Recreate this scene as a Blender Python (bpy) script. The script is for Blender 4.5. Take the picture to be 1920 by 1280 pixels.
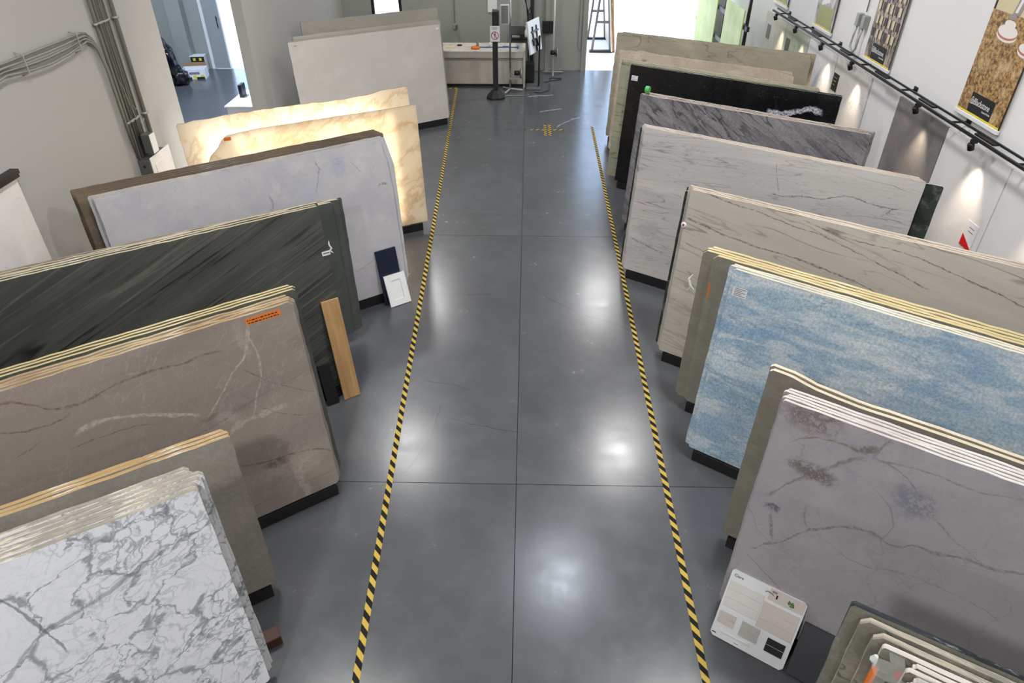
import bpy, bmesh, math, random
from mathutils import Vector, Matrix, Euler
C = bpy.context.scene.collection
for o in list(bpy.data.objects): bpy.data.objects.remove(o)
PI = math.pi
R_ = math.radians

# ------------------------------------------------------------------ camera
cam_d = bpy.data.cameras.new('camera'); cam = bpy.data.objects.new('camera', cam_d); C.objects.link(cam)
cam_d.sensor_fit = 'HORIZONTAL'; cam_d.sensor_width = 36.0; cam_d.lens = 24.0; cam_d.clip_end = 300
M3 = Matrix(((0.9998, -0.0125, 0.0176), (0.0216, 0.5793, -0.8148), (0.0, 0.8150, 0.5794)))
cam.matrix_world = Matrix.Translation((0, 0, 4.3)) @ M3.to_4x4()
bpy.context.scene.camera = cam

# ------------------------------------------------------------------ world, sun, exposure
sc = bpy.context.scene
sc.view_settings.view_transform = 'Standard'; sc.view_settings.look = 'None'
sc.view_settings.gamma = 1.0; sc.view_settings.use_curve_mapping = False
sc.view_settings.exposure = 0.0
w = bpy.data.worlds.new('sky'); sc.world = w; w.use_nodes = True
bg = w.node_tree.nodes['Background']
bg.inputs[0].default_value = (0.52, 0.70, 1.0, 1); bg.inputs[1].default_value = 5.0
sd = bpy.data.lights.new('sun', 'SUN'); so = bpy.data.objects.new('sun', sd); C.objects.link(so)
sd.energy = 11.0; sd.angle = R_(0.6); sd.color = (1, .96, .9)
so.rotation_euler = Vector((-.45, .12, -1)).to_track_quat('-Z', 'Y').to_euler()
LAMPS = [(-2.35, 10.2, 100), (1.95, 10.2, 120), (-2.6, 16.1, 100), (2.0, 16.1, 130), (0.65, 7.2, 68), (-2.3, 4.4, 130),
         (2.2, 4.4, 180), (-1.9, -1.2, 240), (2.1, -1.2, 80), (0, -5.5, 120), (-6.4, 12.5, 700)]  # last entry is an added fill lamp, unseen, lifting the dark side room
LAMP_COL = (1.0, .995, .98)
COOL = (.66, .78, 1.0)
LED_POWER = 3.4

# ------------------------------------------------------------------ colours and materials
def lin(v): v /= 255.0; return v / 12.92 if v <= .04045 else ((v + .055) / 1.055) ** 2.4
def rgb(r, g, b): return (lin(r), lin(g), lin(b), 1)

class G:
    """small builder for node materials working in object coordinates (metres)"""
    def __init__(s, name, rough=.5, metal=0.0, spec=.5):
        s.m = bpy.data.materials.new(name); s.m.use_nodes = True; s.nt = s.m.node_tree
        s.b = s.nt.nodes['Principled BSDF']
        s.b.inputs['Roughness'].default_value = rough; s.b.inputs['Metallic'].default_value = metal
        s.b.inputs['Specular IOR Level'].default_value = spec
        s.co = s.nt.nodes.new('ShaderNodeTexCoord').outputs['Object']
    def nd(s, t): return s.nt.nodes.new(t)
    def ln(s, a, b):
        if hasattr(a, 'is_output'): s.nt.links.new(a, b)
        elif isinstance(a, tuple): b.default_value = a
        else: b.default_value = a
    def map(s, scale=(1, 1, 1), rot=(0, 0, 0), loc=(0, 0, 0), co=None):
        n = s.nd('ShaderNodeMapping'); n.vector_type = 'TEXTURE'
        n.inputs['Scale'].default_value = scale; n.inputs['Rotation'].default_value = rot; n.inputs['Location'].default_value = loc
        s.ln(co or s.co, n.inputs['Vector']); return n.outputs[0]
    def noise(s, co, scale=1, detail=4, rough=.55, dist=0, col=False):
        n = s.nd('ShaderNodeTexNoise'); s.ln(co, n.inputs['Vector'])
        n.inputs['Scale'].default_value = scale; n.inputs['Detail'].default_value = detail
        n.inputs['Roughness'].default_value = rough; n.inputs['Distortion'].default_value = dist
        return n.outputs['Color' if col else 'Fac']
    def vor(s, co, scale=1, feat='DISTANCE_TO_EDGE'):
        n = s.nd('ShaderNodeTexVoronoi'); n.feature = feat; s.ln(co, n.inputs['Vector']); n.inputs['Scale'].default_value = scale
        return n.outputs['Distance']
    def ma(s, op, a, b=0.0, c=None, clamp=False):
        n = s.nd('ShaderNodeMath'); n.operation = op; n.use_clamp = clamp
        s.ln(a, n.inputs[0]); s.ln(b, n.inputs[1])
        if c is not None: s.ln(c, n.inputs[2])
        return n.outputs[0]
    def step(s, v, lo, hi, a=0.0, b=1.0):
        n = s.nd('ShaderNodeMapRange'); n.interpolation_type = 'SMOOTHSTEP'
        s.ln(v, n.inputs[0])
        for i, q in enumerate((lo, hi, a, b)): s.ln(q, n.inputs[i + 1])
        return n.outputs[0]
    def mix(s, f, a, b):
        n = s.nd('ShaderNodeMix'); n.data_type = 'RGBA'
        s.ln(f, n.inputs[0]); s.ln(a, n.inputs[6]); s.ln(b, n.inputs[7]); return n.outputs[2]
    def xyz(s, co=None):
        n = s.nd('ShaderNodeSeparateXYZ'); s.ln(co or s.co, n.inputs[0]); return n.outputs
    def warp(s, co, scale, amp, detail=3):
        c = s.noise(co, scale, detail, .6, 0, True)
        n = s.nd('ShaderNodeVectorMath'); n.operation = 'MULTIPLY_ADD'
        s.ln(c, n.inputs[0]); n.inputs[1].default_value = (amp, amp, amp)
        m = s.nd('ShaderNodeVectorMath'); m.operation = 'SUBTRACT'; s.ln(co, m.inputs[0]); m.inputs[1].default_value = (amp / 2,) * 3
        s.ln(m.outputs[0], n.inputs[2]); return n.outputs[0]
    def curve(s, x, pts, x0, x1, y0, y1):
        """y(x) through pts"""
        n = s.nd('ShaderNodeFloatCurve'); cv = n.mapping.curves[0]
        q = sorted(((p[0] - x0) / (x1 - x0), (p[1] - y0) / (y1 - y0)) for p in pts)
        cv.points[0].location = q[0]; cv.points[-1].location = q[-1]
        for p in q[1:-1]: cv.points.new(*p)
        for p in cv.points: p.handle_type = 'AUTO'
        n.mapping.update(); s.ln(s.step_lin(x, x0, x1), n.inputs['Value'])
        return s.ma('MULTIPLY_ADD', n.outputs[0], y1 - y0, y0)
    def step_lin(s, v, lo, hi):
        n = s.nd('ShaderNodeMapRange'); s.ln(v, n.inputs[0]); n.inputs[1].default_value = lo; n.inputs[2].default_value = hi
        return n.outputs[0]
    def vein(s, co, pts, width, ax='x', axes=(0, 2), wvar=.6):
        o = s.xyz(co); u, v = o[axes[0]], o[axes[1]]
        if ax == 'z': u, v = v, u; pts = [(b, a) for a, b in pts]
        xs = [p[0] for p in pts]; x0, x1 = min(xs), max(xs)
        y = s.curve(u, pts, x0, x1, min(p[1] for p in pts) - .02, max(p[1] for p in pts) + .02)
        d = s.ma('ABSOLUTE', s.ma('SUBTRACT', v, y))
        wn = s.ma('MULTIPLY_ADD', s.step(s.noise(co, 7, 2), .35, .65), width * wvar * 1.6, width * (1 - wvar * .6))
        m = s.ma('SUBTRACT', 1.0, s.step(s.ma('DIVIDE', d, wn), .35, 1.0))
        e = min(.06, (x1 - x0) * .25)
        m = s.ma('MULTIPLY', m, s.step(u, x0, x0 + e)); m = s.ma('MULTIPLY', m, s.step(u, x1, x1 - e))
        return m
    def bump(s, h, strength=.1, dist=.01):
        n = s.nd('ShaderNodeBump'); n.inputs['Strength'].default_value = strength; n.inputs['Distance'].default_value = dist
        s.ln(h, n.inputs['Height']); s.ln(n.outputs[0], s.b.inputs['Normal'])
    def col(s, c): s.ln(c, s.b.inputs['Base Color']); return s.m

MAT = {}
def plain(name, c, rough=.5, metal=0.0, var=.08, scale=9, spec=.5):
    if name in MAT: return MAT[name]
    g = G(name, rough, metal, spec); a = rgb(*c)
    lo = tuple(x * (1 - var) for x in a[:3]) + (1,); hi = tuple(min(1, x * (1 + var)) for x in a[:3]) + (1,)
    n = g.noise(g.co, scale, 4)
    MAT[name] = g.col(g.mix(n, lo, hi)); return MAT[name]
def emit(name, c, strength):
    g = G(name); g.b.inputs['Emission Color'].default_value = rgb(*c); g.b.inputs['Emission Strength'].default_value = strength
    MAT[name] = g.col(rgb(*c)); return g.m

def stone(name, c1, c2, c3=None, scale=1.2, stretch=1.0, ang=0, lines=(), veins=(), grain=.1, gscale=60, rough=.28, lo=.35, hi=.65,
          patches=(), dist=0.0, wamp=.25):
    g = G(name, rough)
    base = g.map((stretch, 1, 1), (0, R_(ang), 0))
    f = g.step(g.noise(base, scale, 6, .62, dist), lo, hi)
    col = g.mix(f, rgb(*c1), rgb(*c2))
    if c3: col = g.mix(g.step(g.noise(g.map((stretch, 1, 1), (0, R_(ang), 0), (3, 7, 1)), scale * 2.3, 7, .65), .48, .72), col, rgb(*c3))
    for (sc_, st, an, wd, cc, amt) in lines:
        co = g.map((st, 1, 1), (0, R_(an), 0), (wd * 40, 2, sc_))
        co = g.warp(co, sc_ * .6, wamp / sc_)
        n = g.noise(co, sc_, 3, .5)
        d = g.ma('ABSOLUTE', g.ma('SUBTRACT', n, .5))
        m = g.ma('SUBTRACT', 1.0, g.step(d, wd * .25, wd))
        m = g.ma('MULTIPLY', m, g.step(g.noise(g.map((1, 1, 1), loc=(sc_, 4, 2)), 1.7, 3), .40, .60, amt * .25, amt))
        col = g.mix(m, col, rgb(*cc))
    for (pu, pv, ru, rv, cc, amt) in patches:
        o = g.xyz(g.warp(g.co, 5, .22, 5))
        dd = g.ma('SQRT', g.ma('ADD', g.ma('POWER', g.ma('DIVIDE', g.ma('SUBTRACT', o[0], pu), ru), 2.0),
                               g.ma('POWER', g.ma('DIVIDE', g.ma('SUBTRACT', o[2], pv), rv), 2.0)))
        m = g.ma('MULTIPLY', g.step(dd, 1.0, .35), amt)
        rg = g.ma('ABSOLUTE', g.ma('SUBTRACT', g.noise(g.warp(g.co, 12, .05), 16, 5, .7), .5))
        m = g.ma('MULTIPLY', m, g.step(rg, .10, .01, .22, 1.0))
        col = g.mix(m, col, rgb(*cc))
    if veins:
        wco = g.warp(g.warp(g.co, 3.0, .05), 18, .022); brk = g.step(g.noise(g.map(loc=(1, 5, 3)), 34, 4, .7), .36, .60, .15, 1.0)
        for (pts, wd, cc, amt, ax) in veins:
            col = g.mix(g.ma('MULTIPLY', g.ma('MULTIPLY', g.vein(wco, pts, wd, ax), brk), amt), col, rgb(*cc))
    if grain:
        n = g.noise(g.co, gscale, 3, .7)
        h = g.nd('ShaderNodeHueSaturation'); g.ln(col, h.inputs['Color'])
        g.ln(g.step(n, .3, .7, 1 - grain, 1 + grain), h.inputs['Value']); col = h.outputs[0]
    g.ln(g.step(g.noise(g.co, 3, 3), .3, .7, rough - .04, rough + .08), g.b.inputs['Roughness'])
    MAT[name] = g.col(col); return g.m

def edge(name, c1, c2, c3, scale=9):
    """rough sawn slab edge: streaks of resin, dust and stone"""
    g = G(name, .6)
    co = g.map((7, 1, 7)); n = g.noise(co, scale, 5, .7)
    col = g.mix(g.step(n, .38, .6), rgb(*c1), rgb(*c2))
    col = g.mix(g.step(g.noise(g.map((5, .6, 5), loc=(3, 1, 2)), scale * 2, 5, .75), .56, .64), col, rgb(*c3))
    h = g.nd('ShaderNodeHueSaturation'); h.inputs['Saturation'].default_value = .85; h.inputs['Value'].default_value = .70
    g.ln(col, h.inputs['Color']); col = h.outputs[0]
    g.b.inputs['Specular IOR Level'].default_value = .15
    g.bump(n, .5, .004)
    MAT[name] = g.col(col); return g.m

# --- stones
stone('marble_breccia', (198, 201, 208), (178, 182, 192), None, 3, 1, 0, grain=.05)
def breccia():
    g = G('white_marble_grey_network', .25)
    co = g.warp(g.map((1.5, 1, 1), (0, R_(38), 0)), 2.2, .42, 4); co = g.warp(g.warp(co, 8, .11, 4), 30, .02)
    zone = g.step(g.noise(g.map((1.5, 1, 1), (0, R_(40), 0), (5, 0, 2)), 1.5, 3, .5), .40, .62)
    col = g.mix(g.noise(g.co, 4, 5, .6), rgb(212, 215, 222), rgb(230, 231, 235))
    d1 = g.vor(co, 3.9); d2 = g.vor(g.warp(co, 14, .05, 2), 13)
    wide = g.step(g.noise(g.co, 6, 5, .75), .40, .72, .010, .15)
    m1 = g.ma('SUBTRACT', 1.0, g.step(d1, 0.0, wide)); m2 = g.ma('SUBTRACT', 1.0, g.step(d2, .0, .10))
    m2 = g.ma('MULTIPLY', m2, g.ma('MULTIPLY_ADD', zone, .8, .12))
    col = g.mix(g.ma('MULTIPLY', m1, .72), col, rgb(110, 117, 125)); col = g.mix(g.ma('MULTIPLY', m2, .65), col, rgb(104, 112, 122))
    f = g.ma('MULTIPLY', g.step(g.noise(g.warp(g.co, 6, .2, 5), 14, 6, .75), .52, .66), zone)
    col = g.mix(g.ma('MULTIPLY', f, .55), col, rgb(92, 98, 108))
    wc = g.warp(g.warp(g.co, 4, .06), 18, .02)
    col = g.mix(g.ma('MULTIPLY', g.vein(wc, [(1.6, .62), (1.45, .72), (1.25, .78), (1.05, .95), (.8, 1.12), (.5, 1.2), (.25, 1.35)], .016), .55), col, rgb(112, 116, 124))
    col = g.mix(g.ma('MULTIPLY', g.vein(wc, [(1.62, 1.42), (1.5, 1.1), (1.36, .8)], .007, 'z'), .6), col, rgb(96, 102, 112))
    col = g.mix(g.ma('MULTIPLY', g.vein(wc, [(.95, 1.5), (.85, 1.2), (.8, .9)], .010, 'z'), .7), col, rgb(96, 102, 112))
    MAT['white_marble_grey_network'] = g.col(col)
breccia()
BR = (126, 114, 104); TH = (132, 126, 130)
stone('mauve_marble', (158, 153, 158), (166, 161, 166), (151, 147, 154), 1.6, 1, 0, grain=.035, rough=.3,
      lines=[(1.3, 1.4, 20, .004, (122, 116, 120), .55), (3.2, 1.2, -30, .006, (138, 132, 136), .5)],
      patches=[(.17, 1.60, .24, .13, (118, 108, 104), .9), (.27, 1.27, .20, .07, (104, 98, 92), .9), (.78, 1.33, .15, .14, (120, 122, 136), .8), (.11, .91, .05, .05, (92, 94, 108), 1.0), (.47, 1.55, .10, .025, (112, 104, 98), .9)],
      veins=[([(.06, .53), (.11, .57), (.17, .64), (.21, .66), (.32, .81), (.42, .91), (.57, 1.01), (.68, 1.03), (.77, 1.01), (.89, 1.07), (.99, 1.08), (1.08, 1.11), (1.23, 1.12), (1.36, 1.17), (1.7, 1.22), (2.1, 1.3)], .013, BR, .85, 'x'),
             ([(.04, .98), (.09, 1.0), (.17, 1.14), (.22, 1.2), (.32, 1.32), (.4, 1.41), (.51, 1.5)], .020, (120, 112, 106), .8, 'x'),
             ([(.51, 1.51), (.65, 1.49), (.81, 1.39), (.97, 1.23), (1.09, 1.17), (1.21, 1.11)], .006, TH, 1, 'x'),
             ([(.09, 1.39), (.27, 1.51), (.42, 1.52), (.52, 1.51)], .008, BR, .9, 'x'),
             ([(.52, 1.50), (.54, 1.58), (.57, 1.66)], .012, BR, .8, 'z'),
             ([(.04, .5), (.08, .48), (.32, .34), (.5, .2)], .005, TH, 1, 'x'),
             ([(.3, 1.02), (.31, 1.05), (.38, .85)], .006, TH, 1, 'z'),
             ([(.15, .80), (.13, .9), (.2, .66)], .012, (108, 108, 118), .8, 'z'),
             ([(.4, .87), (.5, .84), (.67, .79), (.85, .85), (1.04, .87), (1.4, .8)], .005, TH, .8, 'x'),
             ([(.54, 1.5), (.81, 1.54), (1.01, 1.54), (1.21, 1.58), (1.6, 1.6)], .005, TH, 1, 'x')])
W = (182, 172, 166); DB = (98, 82, 72)
stone('taupe_quartzite', (140, 128, 122), (150, 139, 132), (132, 122, 118), 1.2, 6, 8, grain=.03, rough=.3, wamp=.12,
      lines=[(2.2, 8, 9, .007, (112, 98, 90), .6), (4, 8, 7, .008, (158, 148, 140), .4), (9, 3.0, 60, .012, (172, 162, 156), .35)],
      patches=[(.35, .33, .40, .13, (164, 152, 146), .75), (.42, .40, .12, .05, (90, 80, 74), .8), (.28, .1, .06, .25, (172, 162, 156), .8), (.62, .93, .12, .10, (170, 160, 156), .6), (.40, 1.45, .05, .2, (170, 160, 155), .5)],
      veins=[([(1.55, 1.17), (1.4, 1.23), (1.21, 1.19), (1.06, 1.14), (.9, 1.07), (.79, 1.02)], .020, W, .9, 'x'),
             ([(.32, 1.62), (.41, 1.36), (.53, 1.24), (.64, 1.11), (.80, .96)], .014, W, .9, 'z'),
             ([(.22, .86), (.41, .85), (.56, .85), (.70, .72)], .026, W, .7, 'x'),
             ([(.36, 1.5), (.33, 1.25), (.42, 1.0), (.5, .84)], .008, W, .7, 'z'),
             ([(1.95, 1.55), (1.8, 1.55), (1.67, 1.49), (1.51, 1.40), (1.41, 1.40), (1.24, 1.43), (.96, 1.45), (.83, 1.44), (.69, 1.45), (.52, 1.43)], .009, DB, .8, 'x'),
             ([(.68, .50), (.43, .44), (.26, .43), (-.02, .30)], .008, DB, .8, 'x'),
             ([(.48, 1.28), (.34, 1.12), (.14, .96), (-.01, .87)], .006, DB, .8, 'x'),
             ([(1.9, 1.38), (1.68, 1.32), (1.59, 1.32), (1.48, 1.39)], .007, DB, .8, 'x'),
             ([(.53, 1.11), (.33, .83), (-.01, .67)], .005, DB, .7, 'x'),
             ([(1.9, 1.17), (1.68, 1.24)], .006, DB, .7, 'x'), ([(1.6, 1.10), (1.23, 1.11), (1.05, 1.03)], .005, DB, .7, 'x')])
stone('grey_brown_stone', (150, 143, 133), (130, 125, 117), (140, 136, 129), 2.2, 1.5, 20, grain=.10, gscale=30, rough=.5)
stone('dark_striped_quartzite', (66, 67, 63), (78, 79, 75), (60, 61, 59), 3.0, 30, 23, grain=.03, rough=.32, lo=.40, hi=.60, wamp=.06,
      lines=[(2.6, 40, 23, .010, (30, 31, 31), .95), (5.5, 44, 22.5, .012, (104, 103, 95), .6), (9, 40, 23.5, .016, (40, 41, 41), .8), (15, 40, 23, .03, (92, 92, 87), .5)])
stone('dark_green_plain', (88, 92, 88), (76, 79, 77), (98, 101, 97), 2.2, 3, 60, grain=.05, rough=.2)
MV = (128, 124, 134)
stone('pale_grey_marble', (186, 183, 186), (175, 173, 180), (192, 190, 191), 1.8, 1.2, 40, grain=.02, rough=.3,
      lines=[(6.0, 1.8, 50, .005, (150, 147, 152), .35), (11, 1.5, 20, .006, (160, 156, 162), .4)],
      patches=[(.57, 1.55, .12, .14, (160, 160, 180), .7), (.9, 1.35, .2, .2, (176, 176, 190), .7)],
      veins=[([(.80, 1.67), (.79, 1.61), (.73, 1.53)], .010, MV, .9, 'z'), ([(.76, 1.6), (.80, 1.5), (.87, 1.3)], .008, MV, .9, 'z'),
             ([(1.33, 1.43), (1.31, 1.34), (1.37, 1.24)], .014, MV, .8, 'z'), ([(.44, 1.58), (.32, 1.43)], .007, MV, .9, 'x'),
             ([(.18, 1.22), (.14, 1.27), (.05, 1.25)], .012, (112, 106, 112), .9, 'x'), ([(.62, .35), (.4, .42), (.3, .5)], .006, MV, .6, 'x')])
stone('brown_stone', (112, 98, 84), (92, 80, 70), (130, 112, 92), 2.5, 4, 5, grain=.08)
stone('white_quartz', (186, 181, 177), (180, 175, 171), (192, 186, 183), 1.2, 1.5, 30, grain=.03, rough=.4,
      lines=[(4, 1.5, 20, .005, (168, 160, 156), .35)])
stone('grey_beige_stone', (172, 166, 156), (160, 155, 146), (150, 146, 138), 1.6, 3, -12, grain=.05, rough=.35)
stone('olive_grey_stone', (138, 134, 122), (126, 122, 112), (146, 142, 130), 2.6, 1.5, 10, grain=.06, gscale=25, rough=.4)
stone('blue_quartzite', (170, 193, 207), (144, 172, 200), (216, 221, 225), 3.0, 3.6, 0, grain=.22, gscale=55, rough=.3, dist=.6,
      lines=[(9, 2.6, 0, .030, (116, 148, 174), .3), (22, 2.0, 4, .05, (104, 134, 150), .4), (5, 3.4, 2, .07, (214, 217, 219), .6)])
LS = (112, 105, 104)
stone('pale_linear_quartzite', (184, 180, 177), (172, 168, 167), (192, 187, 184), 2.4, 8, -3, grain=.05, rough=.32, wamp=.10,
      lines=[(4.0, 9, -3, .006, (120, 113, 112), .8), (8, 10, -3, .010, (140, 134, 132), .7), (15, 9, -4, .014, (150, 144, 142), .7)],
      patches=[(.25, .55, .22, .14, (150, 146, 156), .5), (.2, 1.0, .3, .05, (150, 144, 148), .4)],
      veins=[([(1.5, 1.31), (1.62, 1.30), (1.8, 1.34), (1.96, 1.35), (2.29, 1.44), (2.5, 1.41), (2.74, 1.44)], .006, (92, 86, 86), 1, 'x'),
             ([(1.48, 1.68), (1.52, 1.5), (1.6, 1.31)], .004, LS, 1, 'z'), ([(.0, .42), (.2, .38), (.5, .33)], .008, LS, .8, 'x')])
DV = (92, 84, 76)
stone('taupe_veined_quartzite', (184, 178, 169), (172, 166, 158), (190, 184, 175), 1.4, 9, 8, grain=.03, rough=.32, wamp=.08,
      lines=[(2.6, 9, 8, .008, (120, 110, 100), .75), (5, 9, 10, .010, (132, 123, 112), .6)],
      veins=[([(.0, 1.43), (.3, 1.38), (.6, 1.35), (1.36, 1.29), (2.23, 1.13), (2.9, 1.10)], .010, DV, .9, 'x'),
             ([(.1, 1.70), (.77, 1.62), (1.28, 1.56), (1.6, 1.48), (2.1, 1.35)], .006, DV, .9, 'x'),
             ([(1.0, 1.68), (1.45, 1.60), (1.84, 1.6), (2.25, 1.52), (2.8, 1.40)], .006, DV, .9, 'x'),
             ([(.03, 1.2), (.5, 1.1), (1.2, .95)], .006, DV, .8, 'x')])
stone('charcoal_quartzite', (126, 123, 126), (98, 96, 101), (138, 135, 137), 3.0, 5, 28, grain=.16, gscale=40, rough=.3, wamp=.12,
      lines=[(4.5, 6, 28, .03, (142, 138, 139), .7), (9, 6, 30, .03, (62, 61, 68), .8), (1.3, 9, -60, .0016, (168, 163, 160), .7)])
stone('black_marble', (9, 9, 11), (14, 14, 17), None, 2, 1, 0, grain=.1, rough=.22,
      lines=[(6, 1, 0, .004, (120, 120, 130), .16)],
      veins=[([(2.05, 1.40), (2.25, 1.39), (2.45, 1.44), (2.62, 1.50), (2.78, 1.42)], .038, (196, 196, 208), 1, 'x')])
stone('beige_green_linear', (152, 152, 130), (138, 140, 120), (164, 160, 140), 2, 5, 0, grain=.05,
      lines=[(5, 9, 0, .012, (90, 88, 74), .8)])
stone('cream_granite', (190, 174, 156), (176, 160, 142), (200, 186, 170), 3, 2, 5, grain=.08, gscale=40, rough=.4,
      patches=[(.42, 1.52, .05, .04, (120, 90, 50), .9)])
stone('olive_brown_stone', (160, 152, 134), (146, 139, 122), (170, 161, 142), 2, 2.4, 8, grain=.06, rough=.4,
      lines=[(2, 2, 10, .008, (104, 88, 66), .6)])
stone('green_marble', (58, 66, 60), (42, 48, 45), (96, 102, 92), 5, 1.5, 30, grain=.15, rough=.2)
stone('grey_granite_cloudy', (128, 124, 112), (104, 102, 94), (146, 140, 126), 3, 1.5, 15, grain=.1, rough=.25,
      lines=[(3, 1.4, 30, .010, (70, 72, 68), .7)])
stone('blue_black_granite', (120, 118, 106), (108, 106, 96), (134, 130, 118), 4, 1.5, 15, grain=.1, rough=.25)
stone('green_laminate', (176, 200, 104), (168, 192, 98), (184, 206, 112), 3, 1, 90, grain=.02, rough=.4)
stone('counter_marble', (200, 194, 184), (188, 182, 172), None, 1.5, 2, -40, grain=.02,
      lines=[(1.4, 3, -40, .006, (140, 128, 112), .8)])
stone('panel_white_marble', (222, 217, 213), (214, 209, 206), None, 1.5, 1.5, 40, grain=.02, rough=.3,
      lines=[(2.5, 2, 45, .004, (140, 134, 134), .7)])
stone('panel_grey', (132, 126, 124), (122, 117, 116), (140, 134, 130), 3, 1.5, 10, grain=.06, gscale=40, rough=.35)
stone('panel_beige', (192, 184, 168), (180, 173, 158), (170, 166, 150), 4, 1.3, 80, grain=.05, rough=.35)
stone('panel_greenish', (170, 174, 152), (156, 162, 140), (184, 184, 164), 3, 1.3, 80, grain=.05, rough=.3)
stone('panel_white', (228, 223, 221), (223, 218, 216), None, 3, 1, 0, grain=.01, rough=.35)

def onyx(name, seed):
    g = G(name, .3)
    co = g.warp(g.map((1.6, 1, 1), (0, R_(40), 0), (seed, 0, 0)), 2, .5, 4)
    col = g.mix(g.step(g.noise(co, 1.6, 6, .6), .38, .66), rgb(240, 230, 210), rgb(230, 214, 186))
    d = g.ma('ABSOLUTE', g.ma('SUBTRACT', g.noise(co, 1.3, 5, .6), .5))
    col = g.mix(g.ma('MULTIPLY', g.step(d, .035, .0), .5), col, rgb(190, 150, 96))
    t = g.nd('ShaderNodeBsdfTranslucent'); g.ln(g.mix(.45, col, (1, .97, .90, 1)), t.inputs[0])
    mx = g.nd('ShaderNodeMixShader'); mx.inputs[0].default_value = .5
    out = g.nt.nodes['Material Output']
    g.ln(g.b.outputs[0], mx.inputs[1]); g.ln(t.outputs[0], mx.inputs[2]); g.ln(mx.outputs[0], out.inputs[0])
    MAT[name] = g.col(col)
onyx('honey_onyx', 0.0); onyx('honey_onyx_back', 4.0)

edge('edge_cream', (216, 202, 170), (188, 172, 142), (232, 222, 200))
edge('edge_cream_grey', (204, 192, 168), (150, 144, 134), (228, 218, 200))
edge('edge_white', (232, 226, 220), (214, 204, 196), (240, 236, 232))
edge('edge_cream_bright', (236, 220, 188), (220, 200, 164), (242, 234, 216))
edge('edge_yellow', (226, 204, 142), (206, 180, 112), (238, 222, 176))
edge('edge_ochre', (204, 166, 100), (184, 144, 84), (246, 236, 220))
edge('edge_rust', (210, 190, 136), (176, 138, 84), (228, 214, 176))
edge('edge_pink_beige', (222, 202, 178), (196, 176, 152), (236, 222, 204))
edge('edge_brown', (132, 110, 88), (88, 72, 58), (166, 146, 120))
edge('edge_taupe', (180, 166, 142), (146, 132, 112), (206, 194, 170))
edge('edge_green_grey', (168, 168, 142), (138, 140, 118), (190, 188, 160))
edge('edge_blue_black', (52, 60, 68), (34, 40, 46), (160, 166, 172))
edge('edge_amber', (186, 144, 84), (150, 110, 60), (210, 176, 120))
edge('edge_dull', (146, 140, 124), (120, 116, 102), (166, 160, 142))

# --- building materials
def wall_mat(name, c):
    g = G(name, .75, 0, .3); a = rgb(*c)
    n = g.noise(g.co, .7, 5, .6); n2 = g.noise(g.map((1, 1, 3)), 5, 3)
    col = g.mix(n, tuple(x * .95 for x in a[:3]) + (1,), a)
    col = g.mix(g.ma('MULTIPLY', g.step(n2, .62, .8), .10), col, tuple(x * .8 for x in a[:3]) + (1,))
    g.bump(g.noise(g.co, 120, 2), .06, .002)
    MAT[name] = g.col(col)
wall_mat('painted_wall', (166, 163, 158)); wall_mat('grey_wall', (154, 155, 149)); wall_mat('white_wall', (226, 224, 223)); wall_mat('ceiling_paint', (190, 188, 184))
def floor_mat():
    g = G('polished_concrete', .25, 0, .55)
    n = g.noise(g.co, .55, 6, .62); n2 = g.noise(g.map(loc=(4, 2, 0)), 3.5, 6, .7); n3 = g.noise(g.map((4, 1, 1)), 9, 4)
    col = g.mix(g.step(n, .3, .7), rgb(70, 72, 75), rgb(80, 82, 86))
    col = g.mix(g.ma('MULTIPLY', g.step(n2, .4, .85), .35), col, rgb(92, 94, 98))
    col = g.mix(g.ma('MULTIPLY', g.step(n3, .6, .8), .15), col, rgb(60, 61, 63))
    geo = g.nd('ShaderNodeNewGeometry').outputs['Position']
    wc = g.warp(g.warp(geo, 2.0, .10), 12, .03)
    cr = (36, 36, 38)
    for pts, ax in (([(.15, 7.15), (.4, 6.85), (.75, 6.55), (.95, 6.45), (1.2, 6.25)], 'x'), ([(-1.1, 7.05), (-.8, 7.0), (-.4, 7.02)], 'x'),
                    ([(-1.05, 4.05), (-.85, 4.5), (-.78, 5.0)], 'z'), ([(-1.0, 5.35), (-.7, 5.3), (-.45, 5.15)], 'x'), ([(.1, 4.6), (-.4, 4.7), (-.7, 4.8)], 'x'),
                    ([(-.9, 9.3), (-.4, 9.25), (.3, 9.2)], 'x')):
        col = g.mix(g.ma('MULTIPLY', g.vein(wc, pts, .0045, ax, (0, 1)), .55), col, rgb(*cr))
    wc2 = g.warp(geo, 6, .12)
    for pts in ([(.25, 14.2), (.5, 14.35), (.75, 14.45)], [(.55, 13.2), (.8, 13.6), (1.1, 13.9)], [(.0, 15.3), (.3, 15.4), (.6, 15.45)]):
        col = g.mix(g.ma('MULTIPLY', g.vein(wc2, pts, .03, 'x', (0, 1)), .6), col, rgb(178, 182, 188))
    r = g.step(n2, .3, .75, .21, .28); g.ln(r, g.b.inputs['Roughness'])
    MAT['polished_concrete'] = g.col(col)
floor_mat()
plain('joint_dark', (44, 44, 46), .9); plain('yard_concrete', (206, 198, 192), .9, scale=.8)
plain('black_steel', (22, 22, 24), .45, .0); plain('black_rubber', (16, 16, 17), .7); plain('black_plastic', (18, 18, 20), .35)
plain('grey_steel', (140, 142, 140), .4, .6); plain('galvanised', (158, 158, 152), .45, .35); plain('conduit_paint', (122, 122, 116), .5, .2)
plain('white_paint', (222, 222, 222), .45); plain('white_plastic', (214, 216, 218), .4); plain('chrome', (200, 200, 200), .15, 1.0)
plain('door_paint', (150, 154, 154), .5); plain('cardboard', (150, 118, 82), .85); plain('brown_board', (112, 82, 54), .8)
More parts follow.
